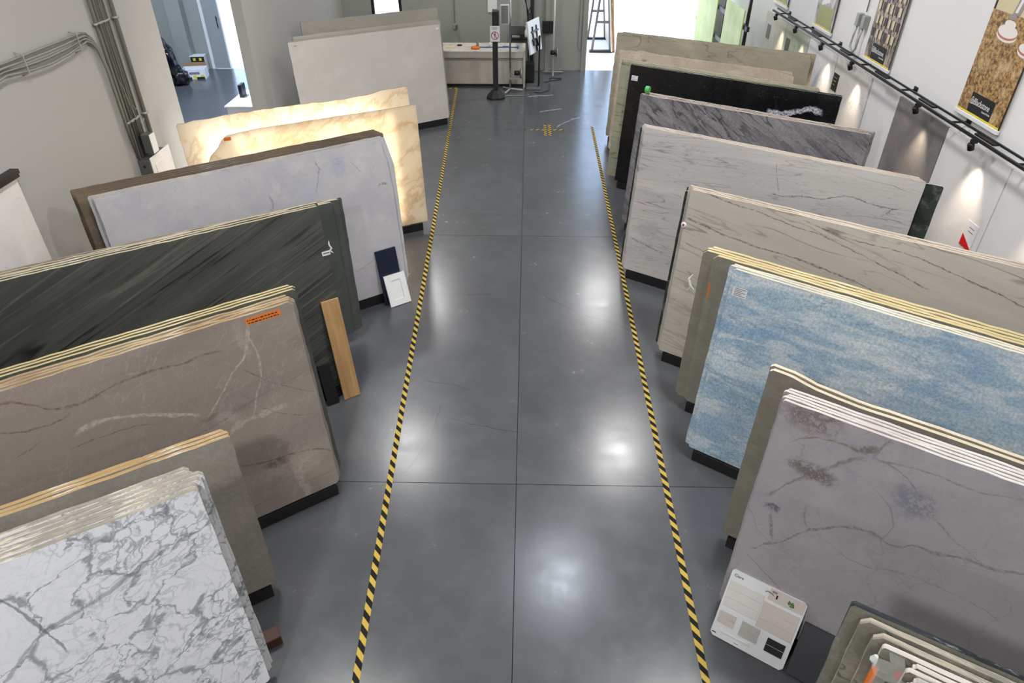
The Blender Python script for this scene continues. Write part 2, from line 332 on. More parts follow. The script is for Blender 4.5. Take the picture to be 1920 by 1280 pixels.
plain('bag_black', (14, 15, 18), .28); plain('yellow_ink', (226, 206, 48), .5); plain('orange', (214, 112, 34), .6); plain('orange_label', (216, 116, 36), .6)
plain('red', (206, 22, 28), .5); plain('navy', (18, 26, 46), .4); plain('ink', (26, 24, 24), .6); plain('sticker_white', (222, 220, 222), .55)
plain('tape_green', (84, 170, 96), .5); plain('blue', (44, 84, 168), .45); plain('dark_grey_sample', (52, 54, 60), .5); plain('metal_sample', (128, 124, 118), .35, .6)
plain('leaf_green', (72, 110, 52), .6); plain('pale_tile', (206, 203, 201), .4); plain('pale_tile_grey', (176, 172, 168), .4); plain('pink_tile', (196, 186, 182), .4)
plain('red_ink', (150, 40, 44), .5); plain('grey_ink', (120, 118, 122), .6); plain('brown_block', (74, 46, 36), .6); plain('mount_grey', (96, 96, 94), .5, .3)
plain('plastic_film', (206, 210, 206), .12, 0, .15)
def film():
    g = G('clear_film', .12); g.b.inputs['Transmission Weight'].default_value = .75; g.b.inputs['IOR'].default_value = 1.05
    g.b.inputs['Alpha'].default_value = .55; MAT['clear_film'] = g.col(rgb(228, 230, 226))
film()
def oak():
    g = G('oak', .5); n = g.noise(g.map((1, 1, 9)), 14, 5, .6, .4); col = g.mix(g.step(n, .3, .7), rgb(196, 158, 108), rgb(168, 130, 86))
    MAT['oak'] = g.col(col)
oak()
def tape_mat():
    g = G('hazard_tape', .75, 0, .15)
    o = g.xyz(); v = g.ma('ADD', o[1], g.ma('MULTIPLY', o[0], 1.25))
    f = g.ma('FRACT', g.ma('DIVIDE', v, .112)); s_ = g.ma('GREATER_THAN', f, .5)
    y = g.mix(g.noise(g.co, 3, 4), rgb(196, 166, 72), rgb(176, 150, 74)); k = g.mix(g.noise(g.co, 4, 4), rgb(22, 21, 20), rgb(36, 34, 33))
    col = g.mix(s_, y, k)
    MAT['hazard_tape'] = g.col(col)
tape_mat()
def glass():
    g = G('window_glass', .02); g.b.inputs['Transmission Weight'].default_value = 1.0; g.b.inputs['IOR'].default_value = 1.1
    MAT['window_glass'] = g.col((1, 1, 1, 1))
glass()
def granite_print():
    g = G('granite_print', .45); o = g.xyz()
    n = g.noise(g.co, 26, 6, .75); col = g.mix(g.step(n, .38, .62), rgb(92, 66, 40), rgb(196, 156, 100))
    col = g.mix(g.step(g.noise(g.co, 55, 4, .7), .56, .66), col, rgb(50, 40, 36))
    col = g.mix(g.ma('MULTIPLY', g.step(g.noise(g.co, 5, 3), .5, .7), .5), col, rgb(214, 188, 146))
    MAT['granite_print'] = g.col(col)
    g = G('stone_yard_print', .45)
    n = g.noise(g.map((.5, 1, 2.6), (0, R_(-8), 0)), 16, 4, .7); col = g.mix(g.step(n, .4, .6), rgb(40, 34, 34), rgb(176, 158, 146))
    col = g.mix(g.step(g.noise(g.map(loc=(2, 2, 2)), 20, 4, .7), .56, .7), col, rgb(196, 168, 110))
    MAT['stone_yard_print'] = g.col(col)
    g = G('forest_print', .45)
    n = g.noise(g.map((.3, 1, 3.0)), 14, 4, .7); col = g.mix(g.step(n, .38, .6), rgb(96, 84, 80), rgb(212, 206, 204))
    MAT['forest_print'] = g.col(col)
granite_print()
plain('print_cream', (206, 192, 158), .45); plain('print_green', (150, 152, 84), .45, 0, .3, 30); plain('print_dark', (52, 36, 32), .45, 0, .3)
plain('print_white', (226, 222, 216), .45); plain('print_red', (186, 112, 92), .45); plain('print_grey', (150, 140, 136), .45); plain('print_teal', (70, 92, 92), .45)

# ------------------------------------------------------------------ object helpers
def obj(name, me, parent=None, loc=None, mat4=None):
    o = bpy.data.objects.new(name, me); C.objects.link(o)
    if parent: o.parent = parent
    if loc: o.location = loc
    if mat4 is not None:
        if parent: o.matrix_local = mat4
        else: o.matrix_world = mat4
    return o
def tag(o, label, cat, group=None, kind=None):
    o['label'] = label; o['category'] = cat
    if group: o['group'] = group
    if kind: o['kind'] = kind
    return o
def thing(name, label, cat, loc=(0, 0, 0), rz=0, group=None, mat4=None):
    o = bpy.data.objects.new(name, None); C.objects.link(o); o.empty_display_size = .1
    if mat4 is not None: o.matrix_world = mat4
    else: o.location = loc; o.rotation_euler = (0, 0, rz)
    return tag(o, label, cat, group)
class MB:
    def __init__(s): s.v = []; s.f = []; s.mi = []; s.ms = []
    def _m(s, m):
        if isinstance(m, str): m = MAT[m]
        if m not in s.ms: s.ms.append(m)
        return s.ms.index(m)
    def add(s, vs, fs, m):
        b = len(s.v); s.v += [tuple(v) for v in vs]; i = s._m(m)
        for f in fs: s.f.append(tuple(b + k for k in f)); s.mi.append(i)
        return s
    def box(s, a, b, m, M=None, bev=0.0):
        x0, y0, z0 = (min(p, q) for p, q in zip(a, b)); x1, y1, z1 = (max(p, q) for p, q in zip(a, b))
        if bev:
            e = min(bev, (x1 - x0) * .4, (y1 - y0) * .4, (z1 - z0) * .4)
            bm = bmesh.new(); bmesh.ops.create_cube(bm, size=1)
            for v in bm.verts: v.co = Vector(((x0 + x1) / 2 + v.co.x * (x1 - x0), (y0 + y1) / 2 + v.co.y * (y1 - y0), (z0 + z1) / 2 + v.co.z * (z1 - z0)))
            bmesh.ops.bevel(bm, geom=bm.edges[:], offset=e, segments=1, affect='EDGES')
            bm.verts.index_update(); vs = [v.co.copy() for v in bm.verts]; fs = [[v.index for v in f.verts] for f in bm.faces]; bm.free()
        else:
            vs = [Vector(p) for p in ((x0, y0, z0), (x1, y0, z0), (x1, y1, z0), (x0, y1, z0), (x0, y0, z1), (x1, y0, z1), (x1, y1, z1), (x0, y1, z1))]
            fs = [(0, 3, 2, 1), (4, 5, 6, 7), (0, 1, 5, 4), (1, 2, 6, 5), (2, 3, 7, 6), (3, 0, 4, 7)]
        if M is not None: vs = [M @ v for v in vs]
        return s.add(vs, fs, m)
    def prism(s, poly, y0, y1, m, me=None):
        """poly in x,z ; extruded along y"""
        n = len(poly); me = me or m
        ccw = sum(poly[i][0] * poly[(i + 1) % n][1] - poly[(i + 1) % n][0] * poly[i][1] for i in range(n)) > 0
        if not ccw: poly = poly[::-1]
        if y0 > y1: y0, y1 = y1, y0
        vs = [(x, y0, z) for x, z in poly] + [(x, y1, z) for x, z in poly]
        s.add(vs, [tuple(range(n)), tuple(range(2 * n - 1, n - 1, -1))], m)
        s.add(vs, [(i, i + n, (i + 1) % n + n, (i + 1) % n) for i in range(n)], me)
        return s
    def tube(s, pts, r, m, n=8, caps=True):
        pts = [Vector(p) for p in pts]; rs = r if isinstance(r, (list, tuple)) else [r] * len(pts)
        t0 = (pts[1] - pts[0]).normalized(); up = Vector((0, 0, 1)) if abs(t0.z) < .9 else Vector((1, 0, 0))
        a = t0.cross(up).normalized(); vs = []; fs = []
        for i, p in enumerate(pts):
            t = ((pts[min(i + 1, len(pts) - 1)] - pts[max(i - 1, 0)])).normalized()
            a = (a - t * a.dot(t)).normalized(); b = t.cross(a)
            for k in range(n):
                q = 2 * PI * k / n; vs.append(p + (a * math.cos(q) + b * math.sin(q)) * rs[i])
        for i in range(len(pts) - 1):
            for k in range(n): fs.append((i * n + k, i * n + (k + 1) % n, (i + 1) * n + (k + 1) % n, (i + 1) * n + k))
        if caps: fs.append(tuple(range(n - 1, -1, -1))); fs.append(tuple((len(pts) - 1) * n + k for k in range(n)))
        return s.add(vs, fs, m)
    def lathe(s, prof, m, c=(0, 0, 0), n=20, rot=0, M=None):
        vs = []; fs = []
        for r, z in prof:
            for k in range(n):
                q = 2 * PI * k / n + rot; vs.append(Vector((c[0] + r * math.cos(q), c[1] + r * math.sin(q), c[2] + z)))
        for i in range(len(prof) - 1):
            for k in range(n): fs.append((i * n + k, i * n + (k + 1) % n, (i + 1) * n + (k + 1) % n, (i + 1) * n + k))
        fs.append(tuple(range(n - 1, -1, -1))); fs.append(tuple((len(prof) - 1) * n + k for k in range(n)))
        if M is not None: vs = [M @ v for v in vs]
        return s.add(vs, fs, m)
    def mesh(s, name, smooth=False):
        me = bpy.data.meshes.new(name); me.from_pydata(s.v, [], s.f)
        for m in s.ms: me.materials.append(m)
        me.polygons.foreach_set('material_index', s.mi)
        if smooth: me.polygons.foreach_set('use_smooth', [len(p.vertices) < 5 for p in me.polygons])
        me.update(); return me
    def make(s, name, parent=None, smooth=False, loc=None, mat4=None): return obj(name, s.mesh(name, smooth), parent, loc, mat4)
def struct(o): o['kind'] = 'structure'; return o
def text(name, body, size, mat, parent, loc, rot=(PI / 2, 0, 0), sx=1.0, depth=.0008, align='LEFT'):
    cu = bpy.data.curves.new(name, 'FONT'); cu.body = body; cu.size = size; cu.extrude = depth; cu.align_x = align; cu.resolution_u = 3
    t = bpy.data.objects.new(name, cu); C.objects.link(t)
    me = bpy.data.meshes.new_from_object(t.evaluated_get(bpy.context.evaluated_depsgraph_get()))
    bpy.data.objects.remove(t); me.materials.clear(); me.materials.append(MAT[mat] if isinstance(mat, str) else mat)
    o = obj(name, me, parent); o.location = loc; o.rotation_euler = rot; o.scale = (sx, 1, 1); return o

# ------------------------------------------------------------------ the building
XL, XR, YB, YF, ZC = -4.40, 4.57, 17.6, -8.0, 6.3
TL = .17
b = MB(); b.box((XL - 4.9, YF, -.25), (XR, YB, -.010), 'joint_dark'); floor = struct(b.make('floor'))
xs = [XL, -0.05 - .0, XR]; ys = [YF, -5.2, -.62, 3.98, 8.58, 13.18, YB]
g_ = .003
for i in range(2):
    for j in range(6):
        x0, x1, y0, y1 = xs[i], xs[i + 1], ys[j], ys[j + 1]
        b = MB(); b.box((-(x1 - x0) / 2 + g_, -(y1 - y0) / 2 + g_, -.010), ((x1 - x0) / 2 - g_, (y1 - y0) / 2 - g_, 0), 'polished_concrete')
        b.make('concrete_panel', floor, loc=((x0 + x1) / 2, (y0 + y1) / 2, 0))
for y0, y1 in ((3.98, 8.58), (8.58, 13.18), (13.18, YB)):
    b = MB(); b.box((-2.34, -(y1 - y0) / 2 + g_, -.010), (2.34, (y1 - y0) / 2 - g_, 0), 'polished_concrete')
    b.make('concrete_panel', floor, loc=(XL - 2.345, (y0 + y1) / 2, 0))
b = MB(); b.box((XL - 5, YF, ZC), (XR + .2, YB + .2, ZC + .2), 'ceiling_paint'); struct(b.make('ceiling'))
b = MB(); b.box((XR, YF, 0), (XR + .2, YB + .2, ZC), 'white_wall'); struct(b.make('wall_right'))
b = MB(); b.box((XL - TL, YF, 0), (XL, 8.69, ZC), 'painted_wall'); b.box((XL - TL, 11.44, 0), (XL, YB, ZC), 'painted_wall')
b.box((XL - TL, 8.69, 3.7), (XL, 11.44, ZC), 'painted_wall'); struct(b.make('wall_left'))
b = MB(); b.box((XL - 5, YF - .2, 0), (XR + .2, YF, ZC), 'white_wall'); struct(b.make('wall_front'))
b = MB(); b.box((XL - 4.85, YF, 0), (XL - 4.65, YB, ZC), 'grey_wall'); b.box((XL - 4.65, 3.7, 0), (XL - TL, 3.9, ZC), 'grey_wall'); struct(b.make('wall_side_room'))
# back wall with a roller door opening, a window and the side room door
DX0, DX1, DH = 1.42, 4.25, 3.6
b = MB()
b.box((DX1, YB, 0), (XR, YB + .2, ZC), 'grey_wall'); b.box((DX0, YB, DH), (DX1, YB + .2, ZC), 'grey_wall')
b.box((-2.98, YB, 0), (DX0, YB + .2, ZC), 'grey_wall'); b.box((-3.70, YB, 0), (-2.98, YB + .2, 1.02), 'grey_wall')
b.box((-3.70, YB, 2.6), (-2.98, YB + .2, ZC), 'grey_wall'); b.box((-6.25, YB, 0), (-3.70, YB + .2, ZC), 'grey_wall')
b.box((-7.30, YB, 2.4), (-6.25, YB + .2, ZC), 'grey_wall'); b.box((-9.25, YB, 0), (-7.80, YB + .2, ZC), 'grey_wall')
b.box((-7.80, YB, 2.4), (-7.30, YB + .2, ZC), 'grey_wall')
struct(b.make('wall_back'))
b = MB(); b.box((.42, YB - .07, 0), (.52, YB, ZC), 'grey_wall'); struct(b.make('trim_1'))
b = MB(); b.box((.16, YB - .05, 0), (.30, YB, ZC), 'grey_wall'); struct(b.make('trim_2'))
b = MB(); b.box((DX0 - .12, YB - .06, 0), (DX0, YB, DH + .1), 'galvanised'); struct(b.make('trim_3'))
b = MB(); b.box((-8.5, YB - .25, 0), (-8.15, YB, ZC), 'grey_wall'); struct(b.make('trim_4'))
win = bpy.data.objects.new('window_1', None); C.objects.link(win); win.location = (-3.34, YB + .06, 1.02); struct(win)
b = MB(); b.box((-.36, -.04, 0), (-.29, .04, 1.58), 'black_steel'); b.box((.29, -.04, 0), (.36, .04, 1.58), 'black_steel')
b.box((-.29, -.04, 0), (.29, .04, .06), 'black_steel'); b.box((-.29, -.04, 1.52), (.29, .04, 1.58), 'black_steel'); b.make('window_frame', win)
b = MB(); b.box((-.288, -.004, .062), (.288, .004, 1.518), 'window_glass'); b.make('pane', win)
d1 = bpy.data.objects.new('door_1', None); C.objects.link(d1); d1.location = (-7.80, YB, 0); struct(d1)
b = MB(); b.box((.0, -.04, 0), (.07, .06, 2.4), 'white_paint'); b.box((1.48, -.04, 0), (1.55, .06, 2.4), 'white_paint'); b.box((.07, -.04, 2.33), (1.48, .06, 2.4), 'white_paint'); b.make('door_frame', d1)
b = MB(); b.box((.08, -.03, .01), (.44, .02, 2.32), 'door_paint', bev=.004); leaf = b.make('door_leaf', d1)
b = MB(); b.tube([(.37, -.06, .95), (.37, -.06, 1.2)], .01, 'black_steel'); b.box((.36, -.06, .99), (.38, -.03, 1.01), 'black_steel'); b.box((.36, -.06, 1.14), (.38, -.03, 1.16), 'black_steel'); b.make('door_handle', leaf)
b = MB(); b.box((.45, -.05, .01), (.48, .05, 2.32), 'white_paint'); b.make('meeting_stile', d1)
# yard outside
b = MB(); b.box((-60, YB, -.3), (60, 90, -.02), 'yard_concrete'); y = struct(b.make('ground'))

# ceiling lamps, plus an added unseen one filling the side room
for i, (x, y_, p) in enumerate(LAMPS):
    where = ['over the left slab row, far half', 'over the right slab row, far half', 'by the back wall, left', 'by the back wall, right', 'over the middle of the aisle', 'over the near left slabs', 'over the near right slabs', 'behind the viewpoint, left', 'behind the viewpoint, right', 'furthest behind the viewpoint', 'added out of sight to brighten the side room'][i]
    t = thing('ceiling_lamp', 'round white high bay ceiling lamp ' + where, 'lamp', (x, y_, 5.78), 0, 'high bay ceiling lamps')
    b = MB(); b.lathe([(.05, .5), (.05, .22), (.14, .20), (.20, .06), (.30, -.01), (.31, .02), (.21, .08), (.15, .24), (.06, .26)][::-1], 'white_paint', n=24); b.make('lamp_shade', t, True)
    b = MB(); b.tube([(0, 0, .5), (0, 0, ZC - 5.78)], .012, 'black_steel'); b.make('hanging_rod', t)
    ld = bpy.data.lights.new('lamp_light', 'AREA'); ld.shape = 'DISK'; ld.size = .56; ld.energy = p; ld.color = COOL if i == 10 else (.84, .9, 1.0) if i == 4 else LAMP_COL
    lo = bpy.data.objects.new('lamp_light', ld); C.objects.link(lo); lo.parent = t; lo.location = (0, 0, -.02)

# ------------------------------------------------------------------ stone slabs
def fr(x, y, ang, lean, side): return dict(x=x, y=y, ang=R_(ang), lean=R_(lean), s=side)
def axes(f, lean=None):
    a = f['ang']; l = f['lean'] if lean is None else lean
    u = Vector((math.cos(a), math.sin(a), 0)); away = Vector((-u.y, u.x, 0)) * f['s']
    w_ = away * math.sin(l) + Vector((0, 0, math.cos(l)))
    return u, away, w_
def mat_of(P, u, w_):
    y = w_.cross(u); return Matrix(((u.x, y.x, w_.x, P.x), (u.y, y.y, w_.y, P.y), (u.z, y.z, w_.z, P.z), (0, 0, 0, 1)))
Z0 = .12
def outline(L, h, seed, ch=.012, amp=.003, top=None):
    r = random.Random(seed); p = []
    def seg(a, b_, am):
        n = max(2, int((Vector(a) - Vector(b_)).length / .09)); d = (Vector(b_) - Vector(a)); nn = Vector((-d.y, d.x)).normalized()
        for i in range(n):
            q = Vector(a) + d * i / n
            if i: q += nn * r.uniform(-am, am)
            p.append((q.x, q.y))
    if top:
        pts = [(0, 0), (L, 0)] + top
        for i in range(len(pts)): seg(pts[i], pts[(i + 1) % len(pts)], amp * (.3 if i == 0 else 1))
    else:
        c = [(ch, 0), (L - ch, 0), (L, ch), (L, h - ch), (L - ch, h), (ch, h), (0, h - ch), (0, ch)]
        for i in range(8): seg(c[i], c[(i + 1) % 8], amp * (.3 if i == 0 else 1))
    return p
def slab(f, off, slide, h, L, t, face, edg, label, group, seed=1, ch=.012, amp=.003, top=None, lean=None, name='stone_slab'):
    u, away, w_ = axes(f, lean)
    P = Vector((f['x'], f['y'], Z0)) + away * off + u * slide
    m = MB(); m.prism(outline(L, h, seed, ch, amp, top), 0, f['s'] * t, face, edg)
    o = obj(name, m.mesh(name), None, None, mat_of(P, u, w_)); tag(o, label, 'slab', group)
    return o
def rack(f, depth, L, h, label):
    a = f['ang']; t = thing('slab_rack', label, 'rack', (f['x'], f['y'], 0), a, 'black slab racks'); s = f['s']; tn = math.tan(f['lean'])
    m = MB(); m.box((.05, s * -.012, 0), (L - .12, s * (depth + .05), .108), 'black_steel'); m.make('base_beam', t)
    for x in (.45, L - .6):
        m = MB(); m.box((x, s * (depth + .052), 0), (x + .06, s * (depth + .30), .06), 'black_steel'); m.make('foot', t)
        m = MB(); H_ = h * .72; b0 = depth + .055 / 1; y0 = b0 + .0; th = .04
        q = [(y0, .062), (y0 + th, .062), (y0 + th + (H_ - .12) * tn, H_), (y0 + (H_ - .12) * tn, H_)]
        vs = [(x, s * yy, zz) for yy, zz in q] + [(x + .05, s * yy, zz) for yy, zz in q]
        m.add(vs, [(0, 1, 2, 3), (7, 6, 5, 4), (0, 4, 5, 1), (1, 5, 6, 2), (2, 6, 7, 3), (3, 7, 4, 0)], 'black_steel'); m.make('upright', t)
        m = MB(); m.tube([(x + .025, s * (depth + .285), .06), (x + .025, s * (y0 + th + .02 + H_ * .6 * tn), H_ * .62)], .013, 'black_steel', 6); m.make('brace', t)
    return t
def sticker(par, u0, v0, wd, hg, s, lines=3, mat='sticker_white', name='sticker', ink='grey_ink'):
    m = MB(); m.box((u0, -s * .0012, v0), (u0 + wd, -s * .0002, v0 + hg), mat)
    for i in range(lines):
        z = v0 + hg * (1 - (i + .8) / (lines + .6)); m.box((u0 + wd * .12, -s * .0018, z), (u0 + wd * (.9 - .25 * (i % 2)), -s * .0012, z + hg * .07), ink)
    return m.make(name, par)
def stack(key, f, layers, rack_label, rd=None):
    """layers: (off, slide, h, L, t, face, edge, label, extra)"""
    out = []
    for i, l in enumerate(layers):
        l = list(l); h0 = layers[0][2]
        if abs(l[2] - h0) < .03: l[2] = h0 + (l[2] - h0) * .3
        ex = l[8] if len(l) > 8 else {}
        out.append(slab(f, *l[:8], 'slabs in the ' + key, seed=hash_(key) + i * 7, **ex))
    if rack_label: rack(f, rd if rd is not None else max(l[0] + l[4] for l in layers) + .01, max(min(l[3] for l in layers), 2.2), layers[0][2], rack_label)
    return out
def hash_(s): return sum(ord(c) * (i + 3) for i, c in enumerate(s))

STK = {}
F = dict(
 R1=fr(1.37, 2.84, -32.8, 7.5, 1), R2=fr(1.52, 3.42, -33.5, 5.5, 1), R3=fr(1.44, 4.34, -34.4, 8, 1), R4=fr(1.50, 4.98, -34.5, 3, 1),
 R5=fr(1.40, 5.77, -33.2, 7.2, 1), R6=fr(1.22, 7.49, -32.8, 6.3, 1), R7=fr(1.35, 8.80, -33.1, 6.8, 1), R8=fr(1.40, 10.33, -32.5, 6.9, 1),
 R9=fr(1.44, 11.74, -30, 5, 1), R10=fr(1.45, 12.44, -30, 5, 1),
 L1=fr(-1.55, 2.21, 213, 5, -1), L2=fr(-1.72, 2.92, 213.2, 7, -1), L3=fr(-1.48, 3.88, 215.6, 9, -1), L4=fr(-1.65, 5.2, 214.4, 7, -1),
 L4b=fr(-1.88, 5.98, 212.5, 2, -1), L5=fr(-1.40, 7.01, 215.6, 6, -1), L6=fr(-1.40, 8.77, 208.8, 4, -1), L6b=fr(-1.53, 9.39, 211.7, 6, -1),
 L7=fr(-1.52, 13.43, 214.2, 6.7, -1), L8=fr(-1.75, 15.06, 213.5, 6.7, -1), R0=fr(1.137, 1.317, -30.8, 8, 1))

def lay(n, t, gap, slides, hs, L, face, edg, labels, start=0.0, ext=None):
    o = []
    for i in range(n):
        l = [start + i * (t + gap), slides[i], hs[i], L, t, face, edg, labels[i]]
        if ext and i in ext: l.append(ext[i])
        o.append(tuple(l))
    return o
ORD = ['second', 'third', 'fourth', 'fifth', 'sixth']
def labs(front, back, n): return [front] + ['%s, %s from the front' % (back, ORD[i]) for i in range(n - 1)]

S1 = stack('nearest right stack of mauve marble', F['R1'], lay(5, .024, .003, [0, -.012, .004, -.02, -.006], [1.66, 1.665, 1.66, 1.67, 1.665], 3.0, 'mauve_marble', 'edge_white',
    labs('mauve grey marble slab with a long brown vein, sample board leaning on it', 'mauve marble slab showing a white edge in the stack behind the veined mauve slab', 5)), 'black steel rack under the mauve grey marble stack at right')
dip = [(3.0, 1.40), (2.0, 1.43), (1.0, 1.435), (.55, 1.425), (.30, 1.44), (.15, 1.47), (.02, 1.475), (0, 1.46)]
S2 = stack('pair of olive grey slabs behind the mauve marble', F['R2'], lay(2, .032, .006, [0, -.01], [1.47, 1.49], 3.0, 'olive_grey_stone', 'edge_cream_bright',
    ['front olive grey slab with wavy cream top edge, between mauve and blue stacks', 'rear olive grey slab with wavy cream top edge, between mauve and blue stacks'], 0, {0: dict(top=dip), 1: dict(top=[(a, c + .01) for a, c in dip])}), 'black steel rack under the two olive grey slabs at right')
S3 = stack('blue quartzite stack', F['R3'], lay(3, .028, .003, [0, -.045, -.035], [1.67, 1.675, 1.67], 3.05, 'blue_quartzite', 'edge_cream_bright',
    labs('sky blue quartzite slab with white streaks, white sticker in its corner', 'sky blue quartzite slab behind the blue slab with the sticker', 3)), 'black steel rack under the blue quartzite stack')
S4 = stack('yellow edged stack behind the blue quartzite', F['R4'], lay(4, .034, .003, [.01, -.09, -.10, -.07], [1.50, 1.50, 1.51, 1.52], 3.1, 'olive_grey_stone', 'edge_yellow',
    labs('grey beige slab with yellow edge, front of the stack behind the blue quartzite', 'grey beige slab with yellow edge in the stack behind the blue quartzite', 4), 0, {0: dict(ch=.04), 1: dict(ch=.03), 2: dict(ch=.03), 3: dict(ch=.03)}), 'black steel rack under the yellow edged grey beige stack')
S5 = stack('taupe veined quartzite stack', F['R5'], lay(3, .031, .003, [0, -.02, -.05], [1.70, 1.70, 1.715], 3.1, 'taupe_veined_quartzite', 'edge_pink_beige',
    labs('taupe quartzite slab with thin dark diagonal veins, right row', 'taupe quartzite slab behind the diagonally veined taupe slab', 3)) +
    lay(2, .026, .03, [-.09, -.10], [1.63, 1.65], 2.9, 'green_marble', 'edge_pink_beige', ['dark green marble slab peeking out behind the taupe stack, nearer of two', 'dark green marble slab peeking out behind the taupe stack, further of two'], .115), 'black steel rack under the taupe veined stack')
S6 = stack('pale linear quartzite stack', F['R6'], lay(3, .033, .003, [0, -.03, -.06], [1.72, 1.72, 1.725], 2.85, 'pale_linear_quartzite', 'edge_pink_beige',
    labs('pale grey quartzite slab with fine wavy horizontal lines, right row', 'pale grey quartzite slab behind the pale wavy lined slab', 3)) +
    lay(1, .026, .03, [-.10], [1.67], 3.10, 'green_marble', 'edge_pink_beige', ['dark green marble slab behind the pale wavy lined stack, its far end sticking out']  , .12), 'black steel rack under the pale wavy lined stack')
S7 = stack('charcoal quartzite stack', F['R7'], lay(4, .034, .003, [0, -.03, .01, .02], [1.71, 1.71, 1.72, 1.72], 2.75, 'charcoal_quartzite', 'edge_pink_beige',
    labs('charcoal grey quartzite slab with diagonal streaks, right row', 'charcoal grey quartzite slab behind the charcoal streaked slab', 4)), 'black steel rack under the charcoal stack')
S8 = stack('black marble stack', F['R8'], lay(2, .028, .008, [0, -.01], [1.71, 1.72], 2.94, 'black_marble', 'edge_green_grey',
    labs('polished black marble slab with a jagged white patch at its far end', 'black marble slab behind the black slab with the white patch', 2)) +
    lay(3, .028, .016, [-.21, -.23, -.25], [1.70, 1.71, 1.72], 2.85, 'beige_green_linear', 'edge_pink_beige', ['beige green lined slab directly behind the black marble', 'beige green lined slab, second behind the black marble', 'beige green lined slab, third behind the black marble'], .13), 'black steel rack under the black marble stack')
t9 = [(2.77, 1.55), (2.5, 1.60), (2.0, 1.57), (1.2, 1.60), (.50, 1.62), (.32, 1.63), (.2, 1.58), (0, 1.56)]
S9 = stack('cream granite pair', F['R9'], lay(2, .028, .02, [0, -.04], [1.6, 1.6], 2.77, 'cream_granite', 'edge_taupe',
    ['cream granite slab with uneven top edge behind the black marble stack', 'cream granite slab, rear one of the pair behind the black marble stack'], 0, {0: dict(top=t9, amp=.008), 1: dict(amp=.006)}), 'black steel rack under the cream granite pair')
S10 = stack('olive brown pair', F['R10'], lay(3, .028, .06, [0, -.04, .02], [1.68, 1.72, 1.72], 3.2, 'olive_brown_stone', 'edge_taupe',
    labs('olive brown slab, furthest stack of the right row', 'olive brown slab in the furthest stack of the right row', 3), 0, {0: dict(amp=.008), 1: dict(amp=.006)}), 'black steel rack under the olive brown slabs')
S0 = stack('nearest bottom right granite stack', F['R0'], [(.21, 0, 1.68, 2.6, .03, 'blue_black_granite', 'edge_blue_black', 'olive grey granite slab with blue black edge, rearmost at the bottom right corner'),
    (.165, .05, 1.67, 2.5, .03, 'grey_granite_cloudy', 'edge_cream_grey', 'olive grey granite slab with pale rough edge, second from the rear at bottom right corner', dict(ch=.03)),
    (.12, .105, 1.67, 2.5, .03, 'grey_granite_cloudy', 'edge_cream_grey', 'olive grey granite slab, third from the rear at bottom right corner', dict(ch=.03)),
    (.08, .14, 1.67, 2.4, .026, 'grey_granite_cloudy', 'edge_white', 'cloudy grey granite slab with white edge and red sticker, bottom right corner')] +
    lay(4, .024, .006, [.24, .26, .23, .25], [1.69, 1.695, 1.685, 1.69], 2.0, 'grey_granite_cloudy', 'edge_white', labs('short cloudy grey slab in plastic film at the bottom right corner, frontmost', 'short cloudy grey slab in plastic film at the bottom right corner', 4), -.04),
    None)
rack(F['R0'], .25, 2.4, 1.66, 'black steel rack under the bottom right granite stack')

S11 = stack('nearest left stack of white marble', F['L1'], lay(6, .031, .003, [0, .0, -.03, -.045, .0, .012], [1.60, 1.61, 1.60, 1.605, 1.60, 1.61], 3.0, 'white_marble_grey_network', 'edge_cream_grey',
    labs('white marble slab with a network of grey veins, bottom left corner', 'white marble slab with rough cream edge behind the grey veined white slab', 6), 0, {i: dict(ch=.02, amp=.003) for i in range(6)}), 'black steel rack under the white marble stack at bottom left')
S12 = stack('ochre edged stack', F['L2'], lay(3, .032, .004, [0, .0, .02], [1.28, 1.285, 1.275], 3.0, 'grey_brown_stone', 'edge_ochre',
    labs('grey brown slab with chipped ochre edge, behind the white veined marble', 'grey brown slab with ochre edge behind the low grey brown slab', 3), 0, {i: dict(amp=.004) for i in range(3)}), 'black steel rack under the ochre edged stack')
S13 = stack('taupe quartzite stack, left row', F['L3'], lay(4, .028, .002, [.02, .0, -.01, .005], [1.63, 1.635, 1.63, 1.64], 3.1, 'taupe_quartzite', 'edge_rust',
    labs('taupe quartzite slab with white and brown veins and an orange label, left row', 'taupe quartzite slab behind the taupe slab with the orange label', 4), 0, {i: dict(amp=.005, ch=.03) for i in range(4)}) +
    lay(3, .028, .006, [-.05, -.065, -.04], [1.635, 1.64, 1.64], 3.1, 'dark_green_plain', 'edge_yellow', ['dark grey green slab with yellow edge, first behind the taupe slabs', 'dark grey green slab with yellow edge, second behind the taupe slabs', 'dark grey green slab with yellow edge, third behind the taupe slabs'], .15), 'black steel rack under the taupe stack, left row')
S14 = stack('dark striped quartzite stack', F['L4'], lay(3, .031, .003, [0, .0, -.02], [1.76, 1.765, 1.77], 3.1, 'dark_striped_quartzite', 'edge_cream',
    labs('dark grey green quartzite slab with diagonal stripes, oak sample leaning on it', 'dark striped quartzite slab behind the diagonally striped dark slab', 3)), 'black steel rack under the dark striped stack')
STK['L4b'] = stack('dark green stack behind the striped quartzite', F['L4b'], [(0, -.06, 1.48, 3.1, .028, 'dark_green_plain', 'edge_cream', 'glossy dark green slab standing just behind the striped dark stack'),
    (.062, -.18, 1.49, 3.1, .028, 'dark_green_plain', 'edge_taupe', 'glossy dark green slab, rearmost behind the striped dark stack'), (.031, -.14, 1.49, 3.1, .028, 'dark_green_plain', 'edge_cream', 'glossy dark green slab, middle one behind the striped dark stack')], 'black steel rack under the dark green slabs')
t5 = [(2.81, 1.74), (.16, 1.745), (.06, 1.70), (.02, 1.5), (0, 1.2)]
